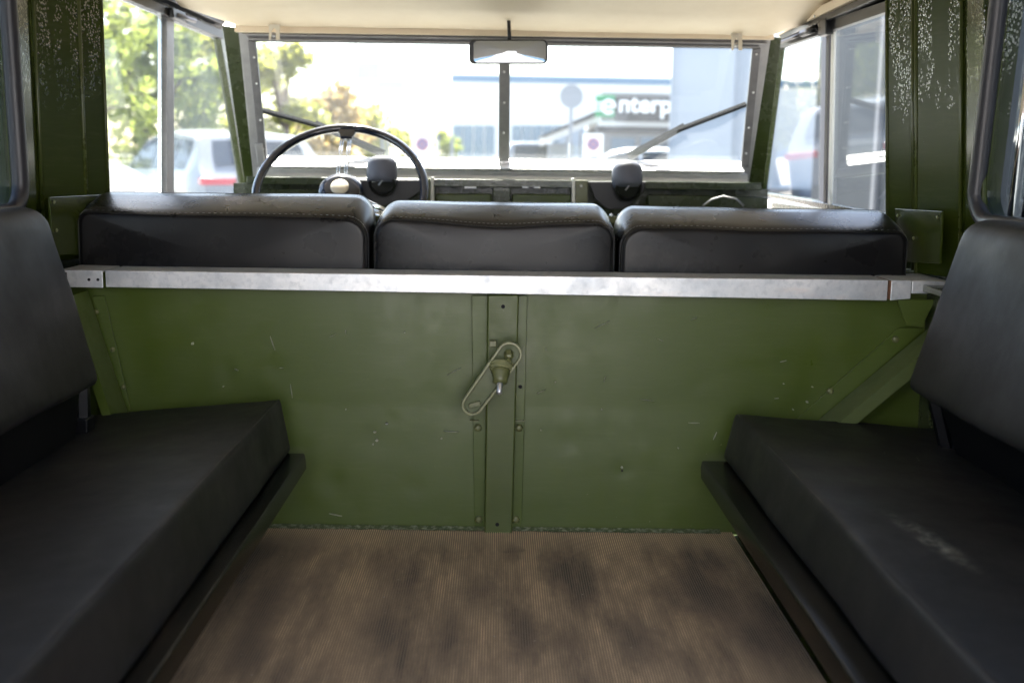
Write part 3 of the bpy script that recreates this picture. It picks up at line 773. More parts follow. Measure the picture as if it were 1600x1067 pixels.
# bracket boxes low on the pillars, sliding window bars in the rear side windows
def bracket(sgn, pix, wall, off=.056):
    pts = [wpt(sgn, px, py, off)-wall.location for px, py in pix]
    MB().prism(pts, (sgn*.004, 0, 0)).build('bracket_plate', M['green_gloss'], wall, bevel=.0012)
bracket(-1, [(158, 304), (78, 308), (82, 398), (158, 398)], wl)
bracket(1, [(1398, 326), (1472, 330), (1468, 412), (1398, 408)], wr_)
put('screw', [Vector((-.328, 1.52, .13))], M['galv'], None, 1.0) if False else None
put('screw', [wpt(-1, a, b, .0575) for a, b in [(84, 316), (150, 312), (88, 360)]], M['olive_metal'], wl, .7, axis=(1, 0, 0))
put('screw', [wpt(1, a, b, .0575) for a, b in [(1403, 337), (1465, 340), (1428, 372)]], M['olive_metal'], wr_, .7, axis=(-1, 0, 0))
a, b_ = wpt(1, 1608, 100, -.004), wpt(1, 1577, 352, -.004)
MB().tube([a-wr_.location, b_-wr_.location], .005, 8).build('sliding_bar', M['chrome'], wr_, smooth=True)
a, b_ = wpt(1, 1632, 100, -.004), wpt(1, 1597, 352, -.004)
MB().tube([a-wr_.location, b_-wr_.location], .0035, 8).build('sliding_bar', M['chrome'], wr_, smooth=True)
# shelf ends between capping and pillars
for sgn, wall in ((-1, wl), (1, wr_)):
    MB().box(Vector((sgn*.785, (YB+D+.33)/2, ZC-.012))-wall.location, (.11, D+.33-YB, .012)).build('ledge', M['green_gloss'], wall, bevel=.002)

for sgn, lab in ((-1, 'left rear corner post of the body beside the open tail'), (1, 'right rear corner post of the body beside the open tail')):
    cp_ = MB().box((sgn*.665, YB-.015, .62), (.29, .03, 1.0)).build('corner_post', M['green'], None, bevel=.004)  # out of view, put in to cut rear light on the bench ends
    tag(cp_, lab, 'post', 'rear corner posts')
# ------------------------------------------------------------------ doors
def door(sgn, label, fr_out, opening, bars, sill):
    o = thing('front_door', label, 'door', (sgn*.75, 2.6, ZC), group='front doors')
    O = o.location
    OFF = .018
    P = lambda px, py, off=OFF: wpt(sgn, px, py, off)-O
    n = 4
    MB().ring([P(*p) for p in fr_out], [P(*p) for p in opening], (sgn*.022, 0, 0)).build('window_frame', M['green_dash'], o, bevel=.002)
    # lower door panel
    a, b = wpt(sgn, *fr_out[3]), wpt(sgn, *fr_out[2])
    zs = (wpt(sgn, *opening[3]).z+wpt(sgn, *opening[2]).z)/2
    MB().box(Vector((sgn*.845, 2.72, (zs-.14)/2))-O, (.03, 1.5, zs+.10)).build('door_panel', M['green_dash'], o)
    # panes: rear one slides inboard, front one outboard
    (bx0, bx1), (bx0b, bx1b) = bars
    op = opening   # order: rear-top, front-top, front-bottom, rear-bottom
    def cut(px, edge0, edge1):
        t = (px-edge0[0])/(edge1[0]-edge0[0]); return (px, edge0[1]+(edge1[1]-edge0[1])*t)
    tA, bA = cut(bx0, op[0], op[1]), cut(bx0b, op[3], op[2])
    tB, bB = cut(bx1, op[0], op[1]), cut(bx1b, op[3], op[2])
    for q, off in (([op[0], tB, bB, op[3]], .014), ([tA, op[1], op[2], bA], .004)):
        MB().prism([P(px, py, off) for px, py in q], (sgn*.0035, 0, 0)).build('window_pane', M['door_glass'] if sgn > 0 else M['door_glass_left'], o)
    return o, P, (tA, bA, tB, bB)
# left door: opening corners rear-top, front-top, front-bottom, rear-bottom
dl, Pl, cl_ = door(-1, 'left front door with sliding window panes and aluminium centre bar, beside the steering wheel',
    [(150, -45), (368, 44), (404, 330), (150, 345)], [(157, -18), (345, 62), (388, 318), (165, 330)], ((250, 272), (250, 272)), None)
dr, Pr, cr_ = door(1, 'right front door with sliding window panes reflecting a parked car',
    [(1402, -10), (1197, 62), (1163, 300), (1402, 352)], [(1397, 12), (1215, 76), (1187, 300), (1392, 336)], ((1283, 1302), (1278, 1296)), None)
def quadbar(P, pix, off0, off1, sgn, name, mt, par, bev=.0008):
    pts = [P(px, py, off0) for px, py in pix]
    return MB().prism(pts, (sgn*(off0-off1), 0, 0)).build(name, mt, par, bevel=bev)
quadbar(Pl, [(261, 20), (272, 24), (272, 330), (261, 330)], .020, .004, -1, 'centre_bar', M['alu_grey'], dl)
quadbar(Pl, [(252, 16), (256, 18), (256, 330), (252, 330)], .012, .004, -1, 'pane_edge', M['chrome'], dl)
quadbar(Pr, [(1299, 44), (1303, 43), (1297, 332), (1293, 331)], .018, .012, 1, 'pane_edge', M['white_paint'], dr)
quadbar(Pr, [(1291, 47), (1296, 45), (1290, 330), (1286, 329)], .012, .004, 1, 'centre_bar', M['rubber'], dr)
# tracks above the panes with the clip blocks
quadbar(Pl, [(170, -28), (348, 48), (350, 62), (172, -12)], .034, .018, -1, 'window_track', M['black_metal'], dl)
quadbar(Pl, [(270, 12), (290, 20), (292, 36), (272, 28)], .046, .030, -1, 'clip', M['black_metal'], dl, .003)
MB().tube([Pl(276, 24, .044), Pl(304, 33, .044)], .006, 8).build('latch_rod', M['alu_dark'], dl, smooth=True)
quadbar(Pl, [(155, 135), (164, 135), (165, 172), (156, 172)], .03, .018, -1, 'latch', M['alu_dark'], dl, .002)
quadbar(Pr, [(1210, 62), (1400, -4), (1400, 14), (1211, 78)], .034, .018, 1, 'window_track', M['black_metal'], dr)
quadbar(Pr, [(1277, 32), (1290, 27), (1290, 54), (1278, 58)], .048, .030, 1, 'clip', M['black_metal'], dr, .003)
MB().tube([Pr(1222, 66, .044), Pr(1262, 50, .044)], .005, 8).build('latch_rod', M['black_metal'], dr, smooth=True)
MB().tube([Pr(1254, 53, .046), Pr(1276, 45, .046)], .009, 8).build('latch_knob', M['black_metal'], dr, smooth=True)
put('screw', [Pr(a, b, .019)+dr.location for a, b in [(1206, 98), (1199, 150), (1191, 200), (1184, 250)]], M['olive_metal'], dr, .6, axis=(-1, 0, 0))
put('screw', [Pl(a, b, .019)+dl.location for a, b in [(357, 75), (365, 130), (374, 190), (384, 250)]], M['olive_metal'], dl, .6, axis=(1, 0, 0))

# ------------------------------------------------------------------ windscreen
ws = thing('windscreen', 'divided flat windscreen in a riveted galvanised frame above the dashboard', 'windscreen', (0, 3.0, .6))
WP0 = Vector((0, 2.92, 1.0)); WN = Vector((0, 1, .40)).normalized()
def wp(px, py, off=0.0): return atp(px, py, WP0 - WN*off, WN)-ws.location
TH = WN*.022
oT = [(372, 44), (1205, 58), (1170, 288), (396, 279)]
iT = [(397, 66), (1178, 77), (1160, 259), (415, 250)]
def bar(name, pix, off, depth, mt, bev=.0015): return MB().prism([wp(px, py, off) for px, py in pix], WN*depth).build(name, mt, ws, bevel=bev)
bar('top_rail', [(372, 44), (1205, 58), (1178, 77), (397, 66)], .004, .03, M['alu_dark'])
bar('top_bead', [(378, 53), (1200, 68), (1200, 71), (379, 56)], .012, .008, M['alu_grey'])
bar('top_bead', [(386, 60.5), (1186, 73.5), (1185, 76), (388, 63.5)], .010, .006, M['alu_grey'])
bar('stile', [(372, 44.3), (396.6, 66), (414.6, 250.6), (396, 279)], .004, .03, M['alu_grey'])
bar('stile', [(1178.6, 77), (1205, 58.3), (1170, 287.6), (1160.6, 259)], .004, .03, M['alu_grey'])
bar('glazing_strip', [(387, 64), (399, 66), (417, 251), (405, 253)], .012, .008, M['alu_dark'])
bar('glazing_strip', [(1176, 78), (1189, 76), (1170, 262), (1158, 260)], .012, .008, M['alu_dark'])
M['galv_flare'] = mat('flare_whitened_steel', (.80, .78, .77), .45, metal=.2)  # galvanised steel whitened: flare and sun on the rail put into the colour
setc(M['galv_flare'], mixc(M['galv_flare'], nz(M['galv_flare'], coords(M['galv_flare']), 26, 6, .7), (.92, .89, .86), (.55, .56, .57)))
bar('bottom_rail', [(415, 250), (1160, 259), (1170, 287), (397, 278.6)], .005, .03, M['galv_flare'])
MB().add([wp(414, 250.5, .004), wp(1161, 259.5, .004), wp(1164, 268, .040), wp(407, 259, .040), wp(414, 259, -.002), wp(1161, 268, -.002)], [(0, 3, 2, 1), (3, 4, 5, 2), (0, 1, 5, 4), (0, 4, 3), (1, 2, 5)]).build('sill', M['galv_flare'], ws)
bar('bottom_lip', [(402, 263), (1168, 273), (1169, 281), (400, 272)], .014, .009, M['galv_flare'])
bar('bottom_lip', [(414, 251), (1161, 260), (1162, 267), (412, 258)], .011, .006, M['galv_flare'])
bar('centre_pillar', [(780, 72), (797, 72), (796, 253), (779, 253)], .010, .026, M['alu_grey'])
pts = [(788, 113), (788, 161), (787, 208), (787, 253)]
put('rivet', [wp(a, b, .0115)+ws.location for a, b in pts], M['screw'], ws, .75)
put('rivet', [wp(a, b, .0125)+ws.location for a, b in [(397, 90), (401, 131), (407, 188), (411, 233), (1182, 85), (1177, 145), (1170, 200), (1166, 240)]], M['screw'], ws, .65)
put('rivet', [wp(a, b, .0145)+ws.location for a, b in [(455, 262), (620, 264), (900, 268), (1080, 271)]], M['screw'], ws, .6)
bar('front_pillar', [(347, 40), (373, 44), (402, 300), (384, 302)], -.006, .05, M['green_dash'])
bar('front_pillar', [(1204, 58), (1221, 60), (1190, 318), (1164, 300)], -.006, .05, M['green_dash'])
for q in ([(396, 65), (781, 70), (781, 256), (413, 252)], [(796, 70), (1179, 76), (1161, 261), (796, 256)]):
    MB().prism([wp(px, py, -.012) for px, py in q], WN*.004).build('glass_pane', M['screen_glass'], ws)
bar('hinge', [(398, 225), (410, 225), (414, 258), (403, 260)], .018, .012, M['alu_grey'], .002)

# ------------------------------------------------------------------ roof
rf = thing('roof', 'cream lined hard top roof with a front fascia above the windscreen', 'roof', (0, 2, CEIL))
Yr = 2.90
fl, frr = aty(372, 27, Yr), aty(1198, 44, Yr)
mb = MB(); vs = []; nu, nv = 24, 16
for j in range(nv+1):
    t = j/nv; y = Yr+(YB-.05-Yr)*t
    for i in range(nu+1):
        u = i/nu
        x = lerp(fl.x, frr.x, u)*(1+.0*t); z = lerp(fl.z, frr.z, u)
        widen = .10*min(1, t*16)
        x += (u-.5)*2*widen
        arch = .035*math.sin(math.pi*u)*min(1, t*4)+.045*min(1, t*8)
        vs.append(Vector((x, y, z+arch+.002*mnoise.noise(Vector((x*6, y*6, 0)))))-rf.location)
fs = [(j*(nu+1)+i, j*(nu+1)+i+1, (j+1)*(nu+1)+i+1, (j+1)*(nu+1)+i) for j in range(nv) for i in range(nu)]
o = mb.add(vs, fs).build('headlining', M['headlining'], rf, smooth=True)
so_ = o.modifiers.new('thick', 'SOLIDIFY'); so_.thickness = .02; so_.offset = -1 if True else 1
MB().box(Vector((0, (Yr+YB)/2, 1.16))-rf.location, (1.76, Yr-YB+.2, .02)).build('roof_skin', M['cream_paint'], rf)
def rbar(name, pix, Y, depth, mt, bev=.001): return MB().prism([aty(px, py, Y)-rf.location for px, py in pix], (0, depth, 0)).build(name, mt, rf, bevel=bev)
rbar('front_lip', [(366, 22), (1204, 39), (1200, 46), (370, 29.5)], Yr-.006, .02, M['cream_paint'], .002)
rbar('gap_strip', [(370, 29), (1204, 45.5), (1204, 47), (370, 31)], Yr+.004, .02, M['black'])
rbar('fascia', [(368, 30.6), (1208, 46.6), (1210, 62), (366, 50)], Yr+.006, .02, M['headlining'])
for x0_, y0_ in ((420, 30), (1143, 46)):
    br = rbar('visor_bracket', [(x0_, y0_), (x0_+17, y0_), (x0_+17, y0_+33), (x0_+11, y0_+33), (x0_+11, y0_+17), (x0_+8, y0_+14), (x0_+5, y0_+17), (x0_+3, y0_+33), (x0_, y0_+33)], Yr-.02, .003, M['cream_paint'], .0006)
    MB().lathe([(.006, 0), (.006, .006), (.003, .012)], aty(x0_+8, y0_+25, Yr-.005)-rf.location, (0, -1, 0), 10).build('visor_bolt', M['alu_grey'], rf, smooth=True)
MB().box(aty(795, 30, Yr-.008)-rf.location+Vector((-.02, 0, 0)), (.06, .006, .01)).build('clip_plate', M['white_paint'], rf)
# side gutters: cream edge rail + dark rail above each door
for sgn, pix, mt, off, nm in (
    (-1, [(338, -18), (371, 22), (371, 36), (320, 12), (250, -20)], M['headlining'], .050, 'side_rail'),
    (-1, [(250, -22), (366, 36), (366, 47), (240, -10)], M['black_metal'], .046, 'side_channel'),
    (1, [(1204, 46), (1310, -4), (1340, -4), (1206, 60)], M['headlining'], .050, 'side_rail'),
    (1, [(1206, 58), (1370, -12), (1395, -12), (1207, 68)], M['black_metal'], .046, 'side_channel')):
    MB().prism([wpt(sgn, px, py, off)-rf.location for px, py in pix], (sgn*.05, 0, 0)).build(nm, mt, rf, bevel=.0015)
put('screw', [wpt(1, a, b, .051) for a, b in [(1215, 53), (1232, 45), (1253, 34), (1273, 26)]], M['screw'], rf, .7, axis=(-1, 0, 0))
put('screw', [wpt(-1, a, b, .051) for a, b in [(352, 14), (335, 3)]], M['screw'], rf, .7, axis=(1, 0, 0))
MB().box(wpt(-1, 362, 30, .056)-rf.location, (.02, .045, .025)).build('corner_clip', M['screw'], rf, bevel=.003)

# ------------------------------------------------------------------ rear-view mirror
Ym = 2.80
mi = thing('rearview_mirror', 'rounded rear-view mirror hanging on a thin black stem above the centre pillar', 'mirror', aty(795, 81, Ym))
def rrect(pix, r, n=6):
    (xa, ya), (xb, yb) = pix; out = []
    for cx, cy, a0 in ((xb-r, ya+r, -90), (xb-r, yb-r, 0), (xa+r, yb-r, 90), (xa+r, ya+r, 180)):
        for i in range(n+1): t = R(a0+90*i/n); out.append((cx+r*math.cos(t), cy+r*math.sin(t)))
    return out
o = MB().prism([aty(px, py, Ym)-mi.location for px, py in rrect(((733, 62), (856, 100)), 8)], (0, .02, 0)).build('housing', M['black'], mi, bevel=.003)
loop = rrect(((740, 64.5), (853, 98)), 6)
ctr = aty(796, 81, Ym-.001)-mi.location
vs = []; 
for f in (1, .8, .6, .4, .2):
    for px, py in loop: vs.append(aty(796+(px-796)*f, 81+(py-81)*f, Ym-.0015-.004*(1-f*f))-mi.location)
nl = len(loop); fs = [(j*nl+i, j*nl+(i+1) % nl, (j+1)*nl+(i+1) % nl, (j+1)*nl+i) for j in range(4) for i in range(nl)]+[tuple(4*nl+i for i in range(nl))]
MB().add(vs, fs).build('mirror_glass', M['mirror'], mi, smooth=True)
MB().tube([aty(795, 33, Ym+.03)-mi.location, aty(796, 64, Ym+.012)-mi.location], .0045, 8).build('stem', M['black'], mi, smooth=True)

# ------------------------------------------------------------------ dashboard
Yd = 2.96
da = thing('dashboard', 'green painted steel dashboard with open parcel shelf under the windscreen', 'dashboard', (0, Yd, .5))
def dbar(name, pix, Y, depth, mt, bev=.002): return MB().prism([aty(px, py, Y)-da.location for px, py in pix], (0, depth, 0)).build(name, mt, da, bevel=bev)
dbar('top_rail', [(385, 276), (1190, 286), (1190, 298), (385, 288)], Yd, .10, M['green_dash'])
dbar('shelf_back', [(380, 286), (1200, 296), (1200, 380), (380, 380)], Yd+.07, .01, M['green_dash'])
MB().box(Vector((0, Yd+.09, .235))-da.location, (1.40, .02, .71)).build('firewall', M['green_dash'], da)
dbar('lower_panel', [(680, 303), (768, 303), (768, 345), (680, 345)], Yd+.01, .012, M['green'], .004)
dbar('lower_panel', [(800, 303), (892, 304), (892, 345), (800, 345)], Yd+.01, .012, M['green'], .004)
dbar('lower_panel', [(1012, 304), (1200, 308), (1200, 345), (1012, 345)], Yd+.01, .012, M['green_dash'], .004)
dbar('lower_panel', [(398, 296), (560, 298), (560, 345), (398, 345)], Yd+.01, .012, M['green_dash'], .004)
dbar('centre_divider', [(770, 287), (798, 287), (798, 345), (770, 345)], Yd+.004, .014, M['green_dash'], .003)
dbar('divider_strip', [(673, 277), (677.5, 277), (677.5, 345), (673, 345)], Yd-.01, .07, M['white_paint'], .0005)
dbar('divider_strip', [(894, 279), (898.5, 279), (898.5, 345), (894, 345)], Yd-.01, .07, M['white_paint'], .0005)
dbar('divider_plate', [(660, 279), (672.6, 279), (672.6, 345), (660, 345)], Yd-.006, .06, M['olive_metal'], .001)
dbar('divider_plate', [(899, 282), (918, 282), (918, 345), (899, 345)], Yd-.006, .06, M['olive_metal'], .001)
put('screw', [aty(a, b, Yd-.007) for a, b in [(666, 285), (908, 291)]], M['screw'], da, .8)
dbar('cross_tube', [(400, 330), (1190, 342), (1190, 352), (400, 340)], Yd-.05, .02, M['olive_metal'])
MB().prism([Vector((-.7, Yd-.03, .0))-da.location, Vector((.7, Yd-.03, .0))-da.location, Vector((.7, Yd-.03, .42))-da.location, Vector((-.7, Yd-.03, .42))-da.location], (0, .01, 0)).build('knee_panel', M['green_dash'], da)
# small catches
for px in (735, 825, 985-150):
    MB().box(aty(px, 293, Yd+.0)-da.location, (.03, .006, .004)).build('catch', M['galv'], da)

def wiper_motor(label, pod, plate_pts, bolts):
    Yw = 2.86
    t = thing('wiper_motor', label, 'wiper motor', aty(*pod, Yw), group='wiper motors on the dashboard')
    O = t.location
    MB().prism([aty(px, py, Yw+.03)-O for px, py in plate_pts], (0, .012, 0)).build('mounting_plate', M['black'], t, bevel=.002)
    r = 24.0*Yw/FPX
    MB().lathe([(r*.80, -.030), (r*.93, -.025), (r, -.008), (r, .012), (r*.95, .022), (r*.78, .030), (r*.45, .034), (.001, .035)], (0, 0, 0), Vector((0, .35, .94)), 28).build('housing', M['pod'], t, smooth=True)
    ring_c = Vector((0, -.0115, -.031))
    MB().lathe([(r*.86, 0), (r*.86, .008), (r*.70, .010), (r*.70, .004)], Vector((.002, -.013, -.027)), Vector((0, -.93, -.37)), 24).build('end_cap', M['black'], t)
    MB().tube([Vector((-.006, -.026, -.034)), Vector((.004, -.027, -.020))], .0025, 6).build('lever', M['alu_grey'], t)
    for b in bolts: MB().lathe([(.006, 0), (.006, .006), (.003, .009)], aty(*b, Yw)-O, (0, -1, 0), 8).build('bolt', M['chrome'], t, smooth=True)
    return t
wiper_motor('slate domed wiper motor on a black plate behind the steering wheel rim', (597, 268), [(560, 281), (661, 281), (656, 300), (625, 322), (575, 320)], [(612, 326)])
wiper_motor('slate domed wiper motor on a black plate right of the parcel shelf', (980, 276), [(919, 284), (1010, 284), (1006, 300), (978, 326), (950, 328), (930, 312)], [(955, 337), (968, 337)])
# thin cable
o = MB().tube([aty(1098, 322, 2.9), aty(1112, 312, 2.9), aty(1130, 307, 2.89), aty(1150, 311, 2.88), aty(1162, 322, 2.88)], .0028, 6).build('cable', M['alu_grey'], None, smooth=True)
tag(o, 'thin grey cable looping up behind the right front seat backrest', 'cable')

# ------------------------------------------------------------------ steering wheel
YS = 2.80
HC = aty(532, 300, YS)
sw = thing('steering_wheel', 'thin rimmed dark steering wheel with twin chrome rod spokes and cream centre badge', 'steering wheel', HC)
rw = 130*YS/FPX
tilt = R(40)
axv = Vector((0, -math.cos(tilt), math.sin(tilt)))     # towards the driver
uv = Vector((1, 0, 0)); vv = Vector((0, math.sin(tilt), math.cos(tilt)))
rim = [uv*math.cos(t)*rw+vv*math.sin(t)*rw for t in [2*math.pi*i/64 for i in range(64)]]
MB().tube(rim, .0105, 12, closed=True).build('rim', M['navy'], sw, smooth=True)
MB().lathe([(.050, -.03), (.054, -.01), (.054, .004), (.046, .014), (.030, .018)], (0, 0, 0), axv, 32).build('hub', M['navy'], sw, smooth=True)
MB().lathe([(.022, .018), (.022, .021), (.017, .024)], (0, 0, 0), axv, 28).build('badge', M['badge'], sw, smooth=True)
for a in (90, 210, 330):
    d = uv*math.cos(R(a))+vv*math.sin(R(a)); s_ = d.cross(axv).normalized()
    for k in (-.0135, -.0075, .0055, .0115):
        MB().tube([d*.045+s_*k, d*(rw-.02)+s_*k], .0017, 6).build('spoke', M['chrome'], sw, smooth=True)
    MB().prism([d*(rw-.034)+s_*.015+axv*.006, d*(rw-.034)-s_*.015+axv*.006, d*(rw-.003)-s_*.026+axv*.006, d*(rw-.003)+s_*.026+axv*.006], -axv*.012).build('spoke_socket', M['navy'], sw, bevel=.004, seg=3)
MB().tube([-axv*.02, -axv*.35], .022, 14).build('column', M['black'], sw, smooth=True)
for dy_ in (0, 5, 12):
    MB().tube([aty(571, 317+dy_, 2.78)-HC, aty(600, 328+dy_, 2.72)-HC], .0032 if dy_ != 5 else .0028, 8).build('stalk', M['chrome'], sw, smooth=True)

# ------------------------------------------------------------------ wipers outside the glass
def wiper(label, pix_blade, pix_arm):
    t = thing('windscreen_wiper', label, 'wiper', wp(*pix_arm[0], -.03)+ws.location, group='wipers outside the windscreen')
    O = t.location-ws.location
    W = lambda px, py, off=-.03: wp(px, py, off)-O
    b0, b1 = W(*pix_blade[0], -.022), W(*pix_blade[1], -.022)
    MB().tube([b0, b1], .008, 6).build('rubber_blade', M['wiper_black'], t)
    q = lambda f, off: W(lerp(pix_blade[0][0], pix_blade[1][0], f), lerp(pix_blade[0][1], pix_blade[1][1], f), off)
    MB().tube([q(.15, -.026), q(.35, -.034), q(.5, -.038), q(.65, -.034), q(.85, -.026)], .008, 6).build('yoke', M['wiper_black'], t)
    MB().tube([q(.35, -.028), q(.65, -.028)], .006, 6).build('spine', M['alu_dark'], t)
    MB().tube([W(*pix_arm[0], -.04), W(*pix_arm[1], -.04)], [.012, .010], 6).build('arm', M['wiper_black'], t)
wiper('left windscreen wiper lying across the glass behind the steering wheel', [(410, 173), (500, 197)], [(600, 241), (492, 193)])
wiper('right windscreen wiper slanting up towards the frame, arm from lower middle', [(1058, 204), (1166, 163)], [(982, 245), (1070, 197)])

# ================================================================== outside
GZ = -.66
m = M['asphalt'] = mat('pale_concrete', (.3, .3, .3), .85)
v = coords(m)
setc(m, mixc(m, nz(m, v, .8, 6, .7), (.26, .255, .245), (.36, .35, .33))); bump(m, nz(m, v, 60, 3), .004, .7)
o = MB().add([(-600, -600, GZ), (600, -600, GZ), (600, 900, GZ), (-600, 900, GZ)], [(0, 1, 2, 3)]).build('ground', M['asphalt']); tag(o, kind='structure')
M['line'] = mat('road_marking_white', (.7, .7, .68), .7)
for i, x in enumerate((-1.6, 1.6, -4.8)):
    o = MB().box((x, 7.0, GZ+.004), (.1, 5.0, .004)).build('bay_marking', M['line']); tag(o, kind='structure')

M['car_white'] = mat('white_car_paint', (.22, .23, .25), .25, coat=.6)
M['car_silver'] = mat('silver_car_paint', (.42, .45, .5), .3, metal=.5, coat=.8)
M['car_blue'] = mat('dark_blue_car_paint', (.03, .055, .10), .25, coat=.9)
M['car_glass'] = mat('car_window_glass', (.012, .02, .035), .08, spec=.3)
M['tyre'] = mat('tyre_rubber', (.02, .02, .02), .8)
M['alloy'] = mat('alloy_rim', (.5, .5, .52), .3, metal=.8)
M['tail'] = mat('red_tail_lamp', (.55, .01, .02), .15, coat=.6)
M['trim'] = mat('dark_bumper_trim', (.03, .03, .033), .6)
M['plate_w'] = mat('pale_number_plate', (.7, .7, .68), .5)
def interp(tab, x):
    if x <= tab[0][0]: return tab[0][1]
    for (a, b), (c, d) in zip(tab[:-1], tab[1:]):
        if x <= c: 
            t = (x-a)/(c-a); return b+(d-b)*t
    return tab[-1][1]
def car(name, label, cat, loc, heading, paint, kind='suv', group=None):
    """car pointing along +x locally"""
    if kind == 'suv':
        Lc, W = 4.7, 1.92; belt = 1.06
        top = [(-2.35, .75), (-2.30, 1.02), (-2.22, 1.10), (-1.82, 1.55), (-1.6, 1.60), (-.6, 1.665), (.2, 1.64), (.55, 1.57), (1.25, 1.13), (1.6, 1.06), (2.15, .94), (2.32, .75), (2.35, .6)]
        rr = .37
    elif kind == 'sedan':
        Lc, W = 4.6, 1.82; belt = .93
        top = [(-2.3, .7), (-2.26, .98), (-2.1, 1.04), (-1.7, 1.07), (-1.0, 1.37), (-.5, 1.43), (.1, 1.42), (.4, 1.36), (1.15, .98), (1.5, .92), (2.1, .8), (2.26, .65), (2.3, .5)]
        rr = .33
    else:  # van
        Lc, W = 4.9, 1.95; belt = 1.12
        top = [(-2.45, .8), (-2.42, 1.1), (-2.38, 1.6), (-2.25, 1.93), (-1.6, 1.98), (.6, 1.97), (1.0, 1.88), (1.7, 1.2), (2.1, 1.08), (2.4, .85), (2.45, .6)]
        rr = .34
    t = thing(name, label, cat, loc, heading, group)
    xs = sorted(set([a for a, b in top]+[-Lc/2+Lc*i/30 for i in range(31)]))
    half = []
    for x in xs:
        zt = interp(top, x); e = min(1, (Lc/2-abs(x))/.45); wd = W/2*(.86+.14*math.sin(e*math.pi/2))
        bz = min(belt, zt-.03); hgt = max(0, zt-belt)
        wr = wd*.97-hgt*.38
        half.append([(wd*.9, .22), (wd*.99, .38), (wd, .7), (wd*.985, bz-.06 if bz-.06 > .7 else (bz+.7)/2), (wd*.965, bz), (max(.3, wr+.015), max(bz+.005, zt-.06)), (max(.25, wr*.9), max(bz+.01, zt-.015)), (wr*.5, zt), (0, zt+.004)])
    vs = []; K = 17
    for x, h in zip(xs, half):
        row = [(x, y, z) for y, z in h]+[(x, -y, z) for y, z in h[-2::-1]]
        vs += row
    n = len(xs); fs = [(i*K+k, i*K+k+1, (i+1)*K+k+1, (i+1)*K+k) for i in range(n-1) for k in range(K-1)]
    fs += [tuple(range(K-1, -1, -1)), tuple((n-1)*K+k for k in range(K))]+[(i*K, (i+1)*K, (i+1)*K+K-1, i*K+K-1) for i in range(n-1)]
    autosmooth(MB().add(vs, fs).build('body', paint, t), 30)
    def hs(x):
        for (a, h), (b, g) in zip(zip(xs[:-1], half[:-1]), zip(xs[1:], half[1:])):
            if a <= x <= b:
                u = (x-a)/(b-a); return [(p[0]+(q[0]-p[0])*u, p[1]+(q[1]-p[1])*u) for p, q in zip(h, g)]
        return half[-1]
    # side windows
    if kind == 'suv': spans = [(-1.72, -1.18), (-1.12, -.15), (-.08, 1.0)]
    elif kind == 'sedan': spans = [(-.95, -.05), (.02, .95)]
    else: spans = [(-2.1, -1.0), (-.9, .3), (.4, 1.35)]
    for sy in (1, -1):
        for a, b in spans:
            up_, dn_ = [], []
            for i in range(9):
                x = a+(b-a)*i/8; h = hs(x); p4, p5 = h[4], h[5]
                f = .90
                if p5[1]-p4[1] < .06: f = .6
                dn_.append(Vector((x, sy*(lerp(p4[0], p5[0], .10)+.008), lerp(p4[1], p5[1], .10))))
                up_.append(Vector((x, sy*(lerp(p4[0], p5[0], f)+.008), lerp(p4[1], p5[1], f))))
            vv_ = dn_+up_; MB().add(vv_, [(i, i+1, 10+i, 9+i) for i in range(8)]).build('side_window', M['car_glass'], t)
    # rear and front screens follow the roof profile
    def screen(nm, a, b):
        g = []
        for i in range(7):
            x = a+(b-a)*i/6; h = hs(x); zt = h[-1][1]; wd = h[6][0]*.86
            for k in range(7):
                yy = wd*(k/3-1); q = abs(yy); 
                z = zt if q < h[7][0] else lerp(zt, h[6][1], (q-h[7][0])/max(.01, h[6][0]-h[7][0]))
                g.append(Vector((x, yy, z+.012)))
        dxn = -.012 if a < 0 else .012
        g = [p+Vector((dxn, 0, 0)) for p in g]
        MB().add(g, [(i*7+k, i*7+k+1, (i+1)*7+k+1, (i+1)*7+k) for i in range(6) for k in range(6)]).build(nm, M['car_glass'], t, smooth=True)
    if kind == 'suv': screen('rear_window', -2.16, -1.88); screen('windscreen', .62, 1.2)
    elif kind == 'sedan': screen('rear_window', -1.62, -1.04); screen('windscreen', .45, 1.1)
    else: screen('rear_window', -2.40, -2.28); screen('windscreen', 1.05, 1.65)
    zl = belt-.07
    xr_ = -Lc/2
    for sy in (1, -1):
        MB().box((xr_+.07, sy*W*.345, zl-.02), (.12, W*.24, .09)).build('tail_lamp', M['tail'], t, bevel=.02)
    MB().box((xr_+.02, 0, .42), (.14, W*.86, .30)).build('bumper', M['trim'], t, bevel=.04)
    MB().box((xr_-.012, 0, .72), (.03, .50, .11)).build('number_plate', M['plate_w'], t)
    for sx in (1, -1):
        for sy in (1, -1):
            c = (sx*1.42, sy*(W/2-.10), rr)
            wv = MB().lathe([(rr*.6, -.11), (rr*.95, -.11), (rr, -.08), (rr, .08), (rr*.95, .11), (rr*.6, .11)], (0, 0, 0), (0, sy, 0), 24).build('wheel', M['tyre'], t, smooth=True); wv.location = c
            MB().lathe([(rr*.62, .09), (rr*.58, .115), (rr*.2, .10), (.03, .12)], (0, 0, 0), (0, sy, 0), 12).build('rim', M['alloy'], wv)
            MB().lathe([(rr*1.14, .0), (rr*1.14, .02)], (sx*1.42, sy*(W/2-.012), rr+.02), (0, sy, 0), 24).build('arch', M['trim'], t)
    return t
def gp(px, Y): p = aty(px, 259, Y); return (p.x, Y, GZ)
def far(px, py, Y): return aty(px, py, Y)
car('parked_car', 'white parked estate car with red tail lamps, seen through the left front door window', 'car', (-4.24, 17.0, GZ+.08), R(90+32), M['car_white'], 'suv')
